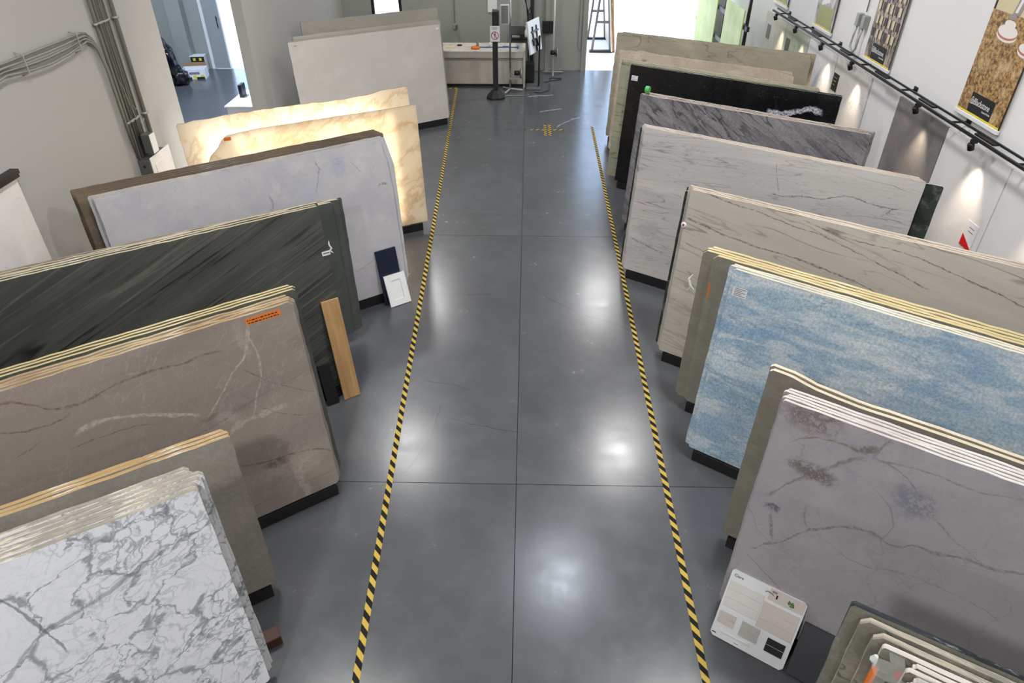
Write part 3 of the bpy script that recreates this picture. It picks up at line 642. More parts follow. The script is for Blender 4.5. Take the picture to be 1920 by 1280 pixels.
t5b = [(2.82, 1.74), (.0, 1.74), (-.02, 1.65), (-.055, 1.5), (-.07, 1.42), (-.045, .10), (0, .0)]
S15 = stack('pale grey marble stack', F['L5'], [(0, 0, 1.74, 2.81, .026, 'pale_grey_marble', 'edge_cream_grey', 'pale grey marble slab with faint grey veins and cut corner, left row', dict(top=t5)),
    (.032, 0.0, 1.74, 2.81, .026, 'pale_grey_marble', 'edge_cream_grey', 'pale grey marble slab directly behind the pale slab with cut corner', dict(top=t5b[:-1])),
    (.068, 0.01, 1.75, 2.84, .026, 'pale_grey_marble', 'edge_cream_grey', 'pale grey marble slab, third in the pale grey stack', )] +
    [(.16 + i * .045, -.05 + .01 * i, 1.75 + .004 * i, 2.98, .026, 'brown_stone', 'edge_brown', l) for i, l in enumerate(['brown slab directly behind the pale grey marble stack', 'brown slab, second behind the pale grey marble stack', 'brown slab, third behind the pale grey marble stack', 'brown slab, fourth behind the pale grey marble stack'])],
    'black steel rack under the pale grey marble stack')
t6 = [(2.86, .10), (2.80, .6), (2.70, 1.0), (2.62, 1.24), (2.56, 1.34), (2.46, 1.42), (2.40, 1.50), (2.33, 1.545), (2.2, 1.555), (1.97, 1.57), (0, 1.58)]
t6b = [(2.97, 1.57), (2.95, 1.595), (2.04, 1.615), (1.5, 1.61), (1.23, 1.595), (.91, 1.585), (.7, 1.60), (.5, 1.605), (.3, 1.63), (0, 1.63)]
def t6c(): return t6
S16 = stack('backlit honey onyx slabs', F['L6'], [(0, -.03, 1.58, 2.7, .02, 'honey_onyx', 'edge_amber', 'backlit honey onyx slab with one curved end, glowing, front of two', dict(top=t6))], 'black steel rack under the front onyx slab', .10)
S17 = stack('backlit honey onyx slabs', F['L6b'], [(.03, 0, 1.6, 2.97, .02, 'honey_onyx_back', 'edge_amber', 'backlit honey onyx slab with ragged top edge, rear of two', dict(top=t6b, amp=.009))], 'black steel rack under the rear onyx slab', .12)
S18 = stack('white quartz stack', F['L7'], [(0, 0, 1.67, 2.84, .02, 'white_quartz', 'edge_cream', 'large plain warm white quartz slab near the stone counter'),
    (.06, -.02, 1.68, 2.84, .026, 'grey_beige_stone', 'edge_taupe', 'beige slab with flaking top edge directly behind the white quartz'),
    (.15, -.10, 1.72, 2.80, .026, 'grey_beige_stone', 'edge_taupe', 'grey beige slab, second behind the white quartz')], 'black steel rack under the white quartz stack')
S19 = stack('grey beige slab by the counter', F['L8'], [(0, 0, 1.68, 2.84, .026, 'grey_beige_stone', 'edge_dull', 'grey beige slab furthest back in the left row, below the window')], 'black steel rack under the furthest left slab')

# stickers, tags, labels
sticker(S3[0], .03, 1.46, .11, .075, 1, 5)
sticker(S8[0], .04, 1.50, .10, .07, 1, 3)
sticker(S18[0], .03, 1.59, .05, .03, -1, 1); sticker(S18[0], 2.70, 1.60, .05, .012, -1, 0, 'grey_ink')
m = MB(); m.box((-.0015, .002, 1.08), (-.0003, -.018, 1.22), 'orange'); m.make('orange_tape', S18[0])
m = MB(); m.box((2.33 - .03, .0002, 1.485), (2.33 + .05, .0012, 1.525), 'orange_label'); lo_ = m.make('orange_label', S16[0])
# orange label with two lines of hand writing
m = MB(); m.box((.10, .0002, 1.555), (.345, .0012, 1.605), 'orange_label'); lab = m.make('orange_label', S13[0]); lab['label'] = 'orange label with black writing'
m = MB(); rr = random.Random(4)
for k, z in enumerate((1.586, 1.566)):
    x = .335 - k * .005
    while x > .125:
        wd = rr.uniform(.008, .022); m.box((x - wd, .0012, z - rr.uniform(.003, .005)), (x, .0016, z + rr.uniform(.003, .005)), 'ink'); x -= wd + .006
m.make('writing', lab)
# white tag tied on the striped slab edge
m = MB(); m.box((-.02, .004, 1.315), (.055, .006, 1.355), 'sticker_white'); m.box((-.012, .006, 1.33), (.045, .0065, 1.343), 'grey_ink'); tg = m.make('paper_tag', S14[0])
m = MB(); m.tube([(-.01, .008, 1.34), (-.035, .012, 1.37), (-.02, .01, 1.41), (-.03, 0, 1.44)], [.005, .010, .007, .002], 'plastic_film', 6)
m.tube([(-.02, .01, 1.35), (-.035, .01, 1.335), (-.045, .008, 1.32)], [.008, .006, .002], 'white_plastic', 6); m.make('tied_film', tg)
# small paper rosette on the taupe slab, film knot and orange mark on the yellow edged slab
m = MB(); m.lathe([(.028, 0), (.024, .006), (.01, .009)], 'sticker_white', n=10, M=Matrix.Translation((-.002, -.002, 1.36)) @ Matrix.Rotation(PI / 2, 4, 'X'))
m.lathe([(.012, 0), (.008, .004)], 'red_ink', n=8, M=Matrix.Translation((-.002, -.011, 1.36)) @ Matrix.Rotation(PI / 2, 4, 'X')); m.make('round_tag', S5[0])
m = MB(); m.tube([(-.012, -.01, 1.12), (-.05, -.02, 1.16), (-.07, -.015, 1.21), (-.045, -.01, 1.26)], [.004, .012, .014, .004], 'plastic_film', 6)
m.tube([(-.04, -.015, 1.14), (-.075, -.02, 1.10)], [.008, .003], 'plastic_film', 6); m.make('film_knot', S4[1])
m = MB(); m.box((.015, -.0012, 1.10), (.03, -.0002, 1.24), 'orange'); m.make('orange_mark', S4[0])
# green tape roll on black marble edge
m = MB(); m.lathe([(.030, 0), (.042, 0), (.042, .05), (.030, .05)], 'tape_green', n=18); gt = m.make('tape_roll', None, False)
u, away, w_ = axes(F['R7']); P = Vector((F['R7']['x'], F['R7']['y'], Z0)) + w_ * 1.722 + away * .054 + u * .05
gt.matrix_world = Matrix.Translation(P) @ Matrix.Rotation(F['R7']['ang'], 4, 'Z') @ Matrix.Rotation(PI / 2, 4, 'Y') @ Matrix.Translation((-.043, 0, -.02))
tag(gt, 'green tape roll resting on top of the charcoal slabs, before the black marble', 'tape')
# red sticker and orange tag at the bottom right granite
m = MB(); m.lathe([(.030, 0), (.030, .001)], 'red', n=24, M=Matrix.Translation((.10, -.0002, 1.575)) @ Matrix.Rotation(PI / 2, 4, 'X')); m.make('red_sticker', S0[3])
m = MB(); m.box((-.0015, .003, 1.42), (-.0003, .024, 1.57), 'orange'); m.box((-.0012, -.0014, 1.42), (.022, -.0002, 1.57), 'orange'); m.make('orange_tape', S0[3])
m = MB(); m.tube([(-.002, 0, 1.58), (-.01, -.004, 1.60), (-.006, -.006, 1.625)], [.010, .016, .008], 'plastic_film', 6); m.make('film_knot', S0[3])
# crumpled clear film over the short slabs
rr = random.Random(9); nx, nz = 26, 14; vs = []; fs = []
for j in range(nz):
    for i in range(nx):
        a = i / (nx - 1); c_ = j / (nz - 1)
        vs.append((-.10 + a * .85 + rr.uniform(-.012, .012), -.016 - .008 * math.sin(a * 40 + c_ * 9) + rr.uniform(-.007, .007), 1.66 - c_ * .32 + rr.uniform(-.01, .01)))
for j in range(nz - 1):
    for i in range(nx - 1):
        if rr.random() > .12: fs.append((j * nx + i, j * nx + i + 1, (j + 1) * nx + i + 1, (j + 1) * nx + i))
m = MB(); m.add(vs, fs, 'clear_film')
vs = []; fs = []; n2 = 40
for i in range(n2):
    for k, (yy, zz) in enumerate(((-.012, 1.60), (-.014, 1.672), (.0, 1.684), (.06, 1.686), (.12, 1.68))):
        vs.append((-.12 + i * .05 + rr.uniform(-.01, .01), yy + rr.uniform(-.004, .004), zz + rr.uniform(-.006, .008)))
for i in range(n2 - 1):
    for k in range(4):
        if rr.random() > .15: fs.append((i * 5 + k, i * 5 + k + 1, (i + 1) * 5 + k + 1, (i + 1) * 5 + k))
m.add(vs, fs, 'clear_film'); fl = m.make('plastic_wrap', S0[4]); fl['label'] = 'crumpled clear plastic film'

# LED backlight panels behind the onyx
MAT['led'] = emit('led', (255, 249, 236), LED_POWER)
def led(f, off, x0, x1, z0, z1, label):
    u, away, w_ = axes(f); P = Vector((f['x'], f['y'], Z0)) + away * off
    t = thing('backlight', label, 'light panel', mat4=mat_of(P, u, w_))
    m = MB(); s = f['s']; m.box((x0, 0, z0), (x1, s * .012, z1), 'led'); m.make('diffuser', t)
    m = MB(); m.box((x0 - .012, -s * .002, z0 - .012), (x0 - .001, s * .014, z1 + .01), 'white_paint'); m.box((x1 + .001, -s * .002, z0 - .012), (x1 + .012, s * .014, z1 + .01), 'white_paint')
    m.box((x0, -s * .002, z0 - .012), (x1, s * .014, z0 - .001), 'white_paint'); m.make('panel_frame', t)
led(F['L6'], .06, .28, 2.25, .06, 1.50, 'flat light panel glowing behind the front onyx slab')
led(F['L6b'], .09, .42, 2.75, .06, 1.46, 'flat light panel glowing behind the rear onyx slab')

# ------------------------------------------------------------------ sample boards leaning on the slabs
def lean_m(f, u0, h, foot, t, front=None):
    u, away, _ = axes(f); lo, hi = 0.0, 1.2; tl = math.tan(f['lean'])
    for _i in range(50):
        th = (lo + hi) / 2; top = -foot + h * math.sin(th) + t * math.cos(th); z = h * math.cos(th) + 0
        lim = (z - Z0) * tl if front is None else -front[0] + z * front[1]
        if top < lim - .002: lo = th
        else: hi = th
    th = lo; w_ = away * math.sin(th) + Vector((0, 0, math.cos(th)))
    P = Vector((f['x'], f['y'], 0)) + u * u0 - away * foot + Vector((0, 0, t * math.sin(th) + .001))
    return mat_of(P, u, w_)
def board(f, u0, u1, h, foot, t, m_, name, label, cat, bev=.003, group=None):
    M = lean_m(f, u0, h, foot, t); m = MB(); m.box((0, 0, 0), (u1 - u0, f['s'] * t, h), m_, bev=bev)
    return tag(m.make(name, None, mat4=M), label, cat, group)
board(F['L4'], .0, .165, 1.03, .10, .015, 'oak', 'wood_plank', 'light oak floor plank leaning on the dark striped slab', 'plank')
board(F['L4'], .215, .33, .42, .10, .02, 'black_plastic', 'sample_board', 'small black sample board at the foot of the dark striped slab', 'board')
board(F['L4'], .345, .40, .56, .09, .012, 'metal_sample', 'sample_board', 'narrow grey metal sample strip beside the small black board', 'board')
ms = board(F['L4'], .415, .50, .60, .10, .02, 'metal_sample', 'sample_board', 'grey metal sample board with a pink sticker, by the striped slab', 'board')
sticker(ms, .02, .53, .04, .04, -1, 1, 'sticker_white', 'sticker', 'red_ink')
nb = board(F['L5'], .09, .345, .66, .10, .018, 'navy', 'sample_board', 'navy blue panel leaning on the pale grey marble slab', 'board')
# white shaker door standing in front of the navy panel
wv = nb.matrix_world.col[2]; tn_ = math.hypot(wv.x, wv.y) / wv.z
M = lean_m(F['L5'], .05, .37, .175, .02, (.10, tn_)); sh = thing('cabinet_door', 'small white shaker cabinet door leaning before the navy panel', 'door', mat4=M)
m = MB(); w1, h1, fw = .26, .37, .07
for a, b_ in (((0, 0, 0), (fw, -.02, h1)), ((w1 - fw, 0, 0), (w1, -.02, h1)), ((fw, 0, 0), (w1 - fw, -.02, fw)), ((fw, 0, h1 - fw), (w1 - fw, -.02, h1))): m.box(a, b_, 'white_paint')
m.make('door_rail', sh); m = MB(); m.box((fw, -.009, fw), (w1 - fw, -.018, h1 - fw), 'white_paint'); m.make('door_panel', sh)
# big sample board
M = lean_m(F['R1'], .025, .50, .20, .012); cb = thing('sample_board', 'white colour sample board reading Clara, leaning on the mauve slab', 'board', mat4=M)
m = MB(); bw, bh = .485, .50
m.prism([(.02, 0), (bw - .02, 0), (bw, .02), (bw, bh - .015), (bw - .015, bh), (.015, bh), (0, bh - .015), (0, .02)], 0, .012, 'white_plastic'); m.make('backing_board', cb)
m = MB(); m.box((.255, -.004, bh - .085), (bw - .008, 0, bh - .004), 'pink_tile'); m.box((.27, -.0055, bh - .03), (.30, -.004, bh - .018), 'grey_ink'); pic = m.make('printed_picture', cb)
m = MB(); m.tube([(.23, -.006, bh - .045), (.24, -.006, bh - .035), (.275, -.006, bh - .04), (.285, -.006, bh - .05)], .0025, 'brown_board', 6); m.make('printed_tap', cb); m = MB(); m.box((.30, -.006, bh - .062), (.31, -.0045, bh - .035), 'ink'); m.make('printed_vase', cb); m = MB()
for k in range(14): m.lathe([(.006, 0), (.004, .003), (.001, .004)], 'leaf_green', c=(0, 0, 0), n=5, M=Matrix.Translation((.395 + rr.uniform(-.018, .018), -.005, bh - .05 + rr.uniform(-.02, .018))) @ Matrix.Rotation(PI / 2, 4, 'X'))
pp = m.make('printed_plant', cb); pp['kind'] = 'stuff'
text('lettering', 'Clara', .028, 'ink', cb, (.022, -.001, bh - .045)); 
def tiles(x0, x1, z0, z1, n, mt):
    hh = (z1 - z0) / n
    for i in range(n):
        m = MB(); m.box((x0, -.005, z0 + i * hh + .002), (x1, 0, z0 + (i + 1) * hh - .002), mt, bev=.0012); m.make('tile', cb)
tiles(.012, .235, .235, .425, 3, 'pale_tile'); tiles(.243, .47, .205, .395, 3, 'pink_tile')
tiles(.015, .125, .105, .195, 2, 'pink_tile'); tiles(.165, .285, .085, .195, 2, 'pale_tile_grey'); tiles(.34, .455, .075, .175, 2, 'ink')
m = MB(); m.box((.05, -.01, .055), (.25, 0, .068), 'sticker_white', bev=.002); m.make('ledge', cb)
m = MB(); m.box((.01, -.0008, .022), (.035, 0, .03), 'ink'); m.box((.16, -.0008, .018), (.19, 0, .022), 'grey_ink'); m.make('printed_mark', cb)
board(F['R1'], .53, .82, .36, .20, .03, 'dark_grey_sample', 'sample_board', 'dark charcoal board beside the white colour sample board', 'board')
m = MB(); m.box((-.06, -.05, 0), (.06, .05, .085), 'brown_block', bev=.004); o = m.make('wood_block', None, loc=(-1.66, 2.36 + .12, 0)); o.rotation_euler = (0, 0, R_(33))
o.location = (-1.665, 2.535, 0); tag(o, 'dark brown wood block on the floor beside the white veined marble stack', 'block')
m = MB(); m.tube([(0, 0, .02), (.05, .02, .05), (.10, .0, .09), (.15, -.03, .10)], .012, 'yellow_ink', 8); m.tube([(.15, -.03, .10), (.2, -.05, .1)], .014, 'black_plastic', 8); m.box((-.03, -.03, 0), (.05, .03, .035), 'black_plastic')
tag(m.make('strap_clamp', None, True, loc=(1.80, 2.22, 0)), 'black clamp with a yellow loop on the floor at the bottom right rack', 'clamp')

# ------------------------------------------------------------------ floor tape
def tape(p0, p1, label, w_=.05, z=.0):
    a = Vector(p0); b_ = Vector(p1); d = b_ - a; L = d.length
    m = MB(); m.box((-w_ / 2, 0, .0002), (w_ / 2, L, .0014), 'hazard_tape')
    o = m.make('floor_tape', None, loc=(a.x, a.y, z)); o.rotation_euler = (0, 0, math.atan2(-d.x, d.y)); return tag(o, label, 'tape')
tape((-.97, .3), (-1.60, 15.96), 'long yellow and black striped floor tape along the left slab row')
tape((1.176, .3), (1.27, 13.3), 'long yellow and black striped floor tape along the right slab row')
tape((-1.60, 15.97), (-1.83, 15.90), 'short yellow and black tape at the far end of the left line', .05, .0015)
t = thing('tape_cross', 'small yellow and black tape cross on the floor between the two lines', 'tape', (.40, 13.10, 0))
for (x0, y0, rz, ln_) in ((-.33, .0, -PI / 2, .66), (-.045, -.34, 0, .66), (.045, -.34, 0, .66)):
    m = MB(); m.box((-.025, 0, .0002), (.025, ln_, .0014), 'hazard_tape'); o = m.make('tape_strip', t, loc=(x0, y0, .0 if rz else .0014)); o.rotation_euler = (0, 0, rz)

# ------------------------------------------------------------------ right wall: display panels, track, spots, banners
MWR = Matrix(((0, 1, 0, 0), (-1, 0, 0, 0), (0, 0, 1, 0), (0, 0, 0, 1)))   # local x -> -Y world, local y -> +X (into the wall)
def on_right(y, z, x=XR): return Matrix.Translation((x, y, z)) @ MWR
PAN = [(15.2, 14.30, 'panel_greenish', 'leftmost mottled grey green display panel on the right wall'), (14.27, 13.08, 'panel_beige', 'mottled beige display panel at the far end of the track'), (13.06, 11.88, 'panel_greenish', 'grey green display panel, second from the far end of the track'), (11.86, 10.66, 'panel_white_marble', 'white display panel left of the black price card'), (10.64, 9.45, 'panel_white_marble', 'veined white marble display panel with a dark side edge'),
       (8.60, 7.43, 'panel_grey', 'dark grey display panel on the right wall'), (7.41, 6.24, 'panel_white', 'plain white display panel with the red and white card'), (6.22, 5.02, 'panel_white', 'plain white display panel right of the red and white card'), (5.0, 3.8, 'panel_white', 'plain white display panel furthest right, outside the picture')]
PO = []
for y1, y0, mt, lb in PAN[1:]:
    m = MB(); m.box((0, -.030, 0), (y1 - y0, -.004, 1.915), mt, bev=.002)
    o = m.make('display_panel', None, mat4=on_right(y1, .004)); tag(o, lb, 'panel', 'stone display panels on the right wall'); PO.append(o)
# price cards
for y_, z, mt, lb in ((14.1, 1.48, 'mount_grey', 'grey price card furthest along the right wall'), (12.95, 1.47, 'mount_grey', 'grey price card on the beige and green panel seam'), (11.78, 1.46, 'mount_grey', 'grey price card left of the black one'), (10.62, 1.46, 'black_plastic', 'black price card with small gold lettering')):
    t = thing('price_card', lb, 'card', mat4=on_right(y_ , z), group='price cards on the right wall')
    m = MB(); m.box((0, -.0345, 0), (.20, -.0315, .24), mt); m.make('card', t)
    m = MB(); cm = 'yellow_ink' if mt == 'black_plastic' else 'sticker_white'
    for k in range(3): m.box((.03, -.0355, .18 - k * .05), (.15 - k * .02, -.0345, .186 - k * .05), 'print_cream' if mt == 'black_plastic' else 'grey_ink')
    m.make('card_print', t)
t = thing('price_card', 'white and red price card low on the plain white panel', 'card', mat4=on_right(6.52, 1.00), group=None)
m = MB(); m.box((0, -.0345, .0), (.20, -.0315, .27), 'sticker_white'); m.make('card', t)
m = MB(); m.prism([(0, 0), (.2, 0), (.2, .02), (0, .12)], -.0355, -.0345, 'red'); m.make('red_corner', t)
m = MB()
for z in (.21, .17): m.box((.06, -.0355, z), (.15, -.0345, z + .007), 'grey_ink')
m.make('card_print', t)
# track along the wall
XT = XR - .20
t = thing('light_track', 'long black lighting track running along the right wall', 'track', (XT, 13.45, 2.06), 0)
for k, (dx, dz, r) in enumerate(((0, 0, .012), (.075, .03, .009))):
    m = MB(); m.box((dx - r, -13.0, dz - r), (dx + r, 0, dz + r), 'black_steel'); m.make('rail', t)
yy = -.12
m_ = None
for k in range(11):
    y_ = -.35 - k * 1.19
    m = MB(); m.box((-.01, y_, -.009), (XR - XT, y_ + .02, .009), 'black_steel'); m.box((XR - XT - .012, y_ - .03, -.035), (XR - XT - .001, y_ + .05, .035), 'black_steel'); m.make('wall_bracket', t)
for k in range(6):
    y_ = -.75 - k * 1.19
    m = MB(); m.box((.02, y_ - .35, .012), (.075, y_ - .02, .030), 'black_steel'); m.make('splice_plate', t)
SPY = [13.2, 12.12, 10.91, 9.76, 7.84, 6.66, 5.45]
for k, y_ in enumerate(SPY):
    t = thing('track_spotlight', 'small black spotlight on the wall track, %s from the far end' % ['first', 'second', 'third', 'fourth', 'fifth', 'sixth', 'seventh'][k], 'spotlight', (XT, y_, 2.06), 0, 'black track spotlights')
    m = MB(); m.box((-.025, -.025, -.045), (.025, .025, -.013), 'black_plastic'); m.make('adapter', t)
    m = MB(); m.lathe([(.028, 0), (.032, .008), (.032, .065), (.028, .072)], 'black_plastic', n=16, M=Matrix.Translation((-.0, 0, -.118)) @ Matrix.Rotation(R_(-18), 4, 'Y')); m.make('lamp_head', t, True)
    ld = bpy.data.lights.new('spot_light', 'SPOT'); ld.energy = 40; ld.spot_size = R_(62); ld.spot_blend = 1.0; ld.color = (1, .84, .62); ld.shadow_soft_size = .025
    lo = bpy.data.objects.new('spot_light', ld); C.objects.link(lo); lo.parent = t; lo.location = (.012, 0, -.135)
    lo.rotation_euler = Vector((.20, 0, -1)).to_track_quat('-Z', 'Y').to_euler()
# banners
def banner(y_left, z0, kind, label):
    W_, H_ = .79, 2.05
    t = thing('wall_banner', label, 'banner', mat4=on_right(y_left, z0), group='long printed banners above the track')
    m = MB(); m.box((.01, -.030, .03), (W_ - .01, -.027, H_), {'polish': 'granite_print', 'yard': 'stone_yard_print', 'forest': 'forest_print'}[kind]); pr = m.make('printed_sheet', t)
    m = MB(); m.box((-.005, -.045, -.01), (W_ + .005, -.012, .032), 'white_paint', bev=.004); m.make('bottom_rail', t)
    m = MB(); m.box((W_ - .012, -.032, .033), (W_ - .004, -.026, H_), 'black_plastic'); m.make('side_edge', t)
    m = MB(); m.box((.01, -.0312, .036), (W_ - .01, -.0302, .05), 'yellow_ink'); m.make('yellow_stripe', t)
    m = MB()
    if kind == 'polish':
        m.box((.012, -.0306, .98), (W_ - .012, -.0302, H_), 'print_cream'); m.box((.012, -.0309, 1.20), (.33, -.0306, 1.45), 'print_dark'); m.box((.012, -.0309, 1.45), (.6, -.0306, 1.62), 'print_grey')
        m.box((.012, -.0311, .98), (.045, -.0309, 1.2), 'ink')
        m.prism([(.33, .98), (.45, .98), (.66, 1.75), (.52, 1.75)], -.0314, -.0311, 'print_grey'); m.prism([(.36, 1.0), (.40, 1.0), (.60, 1.75), (.55, 1.75)], -.0316, -.0314, 'print_white')
        m.box((.5, -.0313, 1.2), (W_ - .012, -.0309, 1.5), 'print_teal')
        for cx, cz, r in ((.36, .80, .16), (.72, .72, .12)):
            for rr_, dz, mt, q in ((r, 0, 'print_white', 1), (r * .98, .018, 'print_red', 2), (r * .97, .036, 'print_white', 3), (r * .55, .10, 'print_white', 4), (r * .4, .16, 'print_grey', 5)):
                pts = [(min(W_ - .013, cx + rr_ * math.cos(a * PI / 12)), cz + dz + rr_ * .36 * math.sin(a * PI / 12)) for a in range(24)]
                m.prism(pts, -.0316 - q * .0003, -.0314, mt)
    elif kind == 'yard':
        m.box((.15, -.0306, 1.15), (.60, -.0302, 1.75), 'print_grey'); m.box((.22, -.0309, 1.28), (.5, -.0306, 1.36), 'print_cream'); m.box((.012, -.0306, 1.5), (W_ - .012, -.0304, H_), 'print_white')
        for r_ in range(5):
            for c_ in range(6):
                x = .05 + c_ * .115 + (r_ % 2) * .03; z = .30 + r_ * .16
                m.box((x, -.0309, z), (x + .055, -.0306, z + .10), 'print_cream' if (r_ + c_) % 3 else 'print_dark'); m.box((x + .06, -.0309, z - .02), (x + .085, -.0306, z + .1), 'ink')
    else:
        m.box((.10, -.0306, .06), (W_ - .08, -.0302, .34), 'print_green'); m.prism([(.18, .32), (.48, .40), (.52, .95), (.28, .95)], -.0309, -.0306, 'print_white')
    m.make('printed_picture', t)
    if kind != 'forest':
        m = MB(); m.box((.19, -.0335, .055), (.60, -.0325, .24), 'ink'); lp = m.make('logo_plate', t)
        text('lettering', 'Blackstone', .088, 'sticker_white', lp, (.262, -.034, .135), sx=.74)
        text('small_lettering', 'Granite & Marble', .026, 'sticker_white', lp, (.585, -.034, .100), sx=.8, align='RIGHT')
        m = MB(); X0, Z_ = .203, .135; e = .0035     # white outlined arch emblem
        def ln2(p, q, wd=.0035):
            p = Vector(p); q = Vector(q); d = (q - p).normalized(); n_ = Vector((-d.y, d.x)) * wd
            m.prism([tuple(p + n_), tuple(p - n_), tuple(q - n_), tuple(q + n_)], -.0342, -.0336, 'sticker_white')
        arch = [(0, 0), (0, .03), (.012, .052), (.025, .066), (.038, .052), (.05, .03), (.05, 0), (0, 0)]
        for a, c_ in zip(arch, arch[1:]): ln2((X0 + a[0], Z_ + a[1]), (X0 + c_[0], Z_ + c_[1]))
        for a, c_ in (((.01, .012), (.025, .04)), ((.025, .04), (.04, .028)), ((.04, .028), (.022, .010)), ((.022, .01), (.04, .01))): ln2((X0 + a[0], Z_ + a[1]), (X0 + c_[0], Z_ + c_[1]), .0028)
        m.make('emblem', lp)
banner(7.42, 2.11, 'polish', 'printed banner of polishing heads on brown granite, nearest the viewer')
banner(9.86, 2.07, 'yard', 'printed banner of stacked stone bundles, second nearest')
banner(11.90, 2.10, 'forest', 'printed banner of pale trunks over green, third nearest')
banner(14.03, 2.11, 'forest', 'printed banner furthest along the right wall, near the green slabs')
# flexible conduits and junction boxes hanging on the wall
t = thing('wall_conduit', 'grey cable and two looped flexible conduits on the right wall', 'conduit', (XR, 10.2, 2.04))
m = MB(); m.tube([(-.02, .15 - .2, .55), (-.02, -.06, 2.6)], .008, 'mount_grey', 6); m.make('cable', t)
for dy in (.05, -.14):
    m = MB(); m.box((-.08, dy - .045, .36), (-.005, dy + .045, .52), 'galvanised', bev=.006); m.make('junction_box', t)
    m = MB(); m.tube([(-.05, dy, .36), (-.06, dy + .02, .22), (-.07, dy + .01, .1), (-.06, -.02, .03), (-.1, -.02, -.0)], .014, 'galvanised', 8); m.make('flexible_conduit', t, True)

# ------------------------------------------------------------------ green laminate slabs on a rack by the back door
t = thing('slab_rack', 'black rack with cross bars holding the two green panels', 'rack', (3.85, 13.2, 0))
for z in (1.78, 1.25, .72):
    m = MB(); m.box((.04, 0, z - .04), (.09, 4.15, z + .04), 'black_steel'); m.make('cross_bar', t)
for yv in (.3, 1.95, 3.9):
    m = MB(); m.box((.10, yv, 0), (.15, yv + .05, 2.3), 'black_steel'); m.make('upright', t)
    m = MB(); m.box((-.25, yv + .06, 0), (.45, yv + .11, .05), 'black_steel'); m.make('foot', t)
for (ya, yb_, zt, lb) in ((13.42, 14.75, 2.05, 'lime green panel right of the gap on the black rack'), (15.42, 17.15, 2.30, 'lime green panel left of the gap, nearest the open door')):
    m = MB(); m.box((0, 0, 0), (yb_ - ya, .022, zt - .055), 'green_laminate', bev=.002)
    o = m.make('laminate_panel', None, mat4=Matrix.Translation((3.86, yb_, .055)) @ MWR); tag(o, lb, 'panel', 'lime green panels')

# ------------------------------------------------------------------ left wall: conduits, breaker box, display panel
ZB = 1.50
for k, (y_, r) in enumerate(((7.40, .014), (7.475, .016), (7.53, .011), (7.565, .016), (7.61, .013), (7.66, .010), (7.78, .024))):
    m = MB(); m.tube([(XL + r + .008, y_, ZB + .002), (XL + r + .008, y_, ZC - .001)], r, 'conduit_paint', 10)
    for z in (1.9, 2.9, 3.9): m.box((XL + .001, y_ - r - .012, z), (XL + r * 2 + .011, y_ + r + .012, z + .02), 'galvanised')
    tag(m.make('wall_conduit', None, True), 'painted vertical conduit above the breaker box, %s from the left' % ['first', 'second', 'third', 'fourth', 'fifth', 'sixth', 'thick one, last'][k], 'conduit', 'vertical conduits on the left wall')
cbl = thing('cable_bundle', 'bundle of grey cables sagging along the left wall then bending down', 'cable', (0, 0, 0))
for k, (dz, sag, dy) in enumerate(((.05, 0, .0), (.02, .012, .02), (-.01, .03, .04), (-.04, .05, .06))):
    m = MB(); pts = []
    for i in range(13):
        a = i / 12; pts.append((XL + .03 + .012 * (k % 2), 3.4 + a * 3.68, 2.84 + dz - sag * abs(math.sin(a * PI * 3))))
    pts += [(XL + .03, 7.16 - dy * .4, 2.835 + dz * .8), (XL + .03, 7.24 - dy * .5, 2.79 + dz * .4), (XL + .035, 7.30 - dy * .5, 2.70), (XL + .04, 7.335 - dy * .4, 2.5), (XL + .04, 7.345 - dy * .35, 1.6 + .05 * k)]
    m.tube(pts, .011, 'conduit_paint', 8)
    m.make('cable', cbl, True)
for k, y_ in enumerate((5.2, 6.1, 6.95)):
    m = MB(); m.tube([(XL + .002, y_, 2.74), (XL + .07, y_, 2.76), (XL + .07, y_, 2.91), (XL + .002, y_, 2.93)], .006, 'galvanised', 6); tag(m.make('cable_clip', None), 'thin metal clip round the cable bundle, %s from the left' % ['first', 'second', 'third'][k], 'clip', 'cable clips')
m = MB()
m.tube([(XL + .072, 7.42, 2.35), (XL + .076, 7.47, 2.12), (XL + .076, 7.55, 2.02), (XL + .074, 7.62, 2.04)], .003, 'galvanised', 6)
m.tube([(XL + .072, 7.44, 2.2), (XL + .076, 7.50, 1.95), (XL + .078, 7.58, 1.84), (XL + .074, 7.66, 1.88)], .003, 'galvanised', 6)
tag(m.make('wire_tie', None), 'thin loose wires draped over the vertical conduits', 'wire')
t = thing('breaker_box', 'grey electrical breaker box with white cover below the conduits', 'electrical box', (XL, 7.38, .80))
m = MB(); m.box((.002, 0, 0), (.13, .46, .69), 'mount_grey', bev=.004)
for k in range(5): m.lathe([(.016, 0), (.016, .004)], 'ink', n=12, M=Matrix.Translation((.065, .001, .62 - k * .10)) @ Matrix.Rotation(PI / 2, 4, 'X'))
m.make('box_body', t)
m = MB(); m.box((.132, .02, -.02), (.146, .50, .71), 'white_paint', bev=.003); m.make('cover', t)
m = MB(); m.box((.146, .09, .05), (.152, .42, .62), 'white_paint', bev=.002); m.make('cover_door', t)
m = MB(); m.box((.002, .04, .74), (.10, .16, .95), 'mount_grey', bev=.004); m.box((.10, .04, .74), (.106, .16, .95), 'white_paint'); tag(m.make('switch_box', None, loc=(XL + .065, 7.44, .80)), 'small grey switch box with white face above the breaker box', 'electrical box')
t = thing('display_panel', 'pale marble display panel on the left wall under a black clip rail', 'panel', (XL, 4.1, 0))
m = MB(); m.box((.004, 0, .004), (.035, 1.38, 2.09), 'panel_white_marble'); m.make('panel', t)
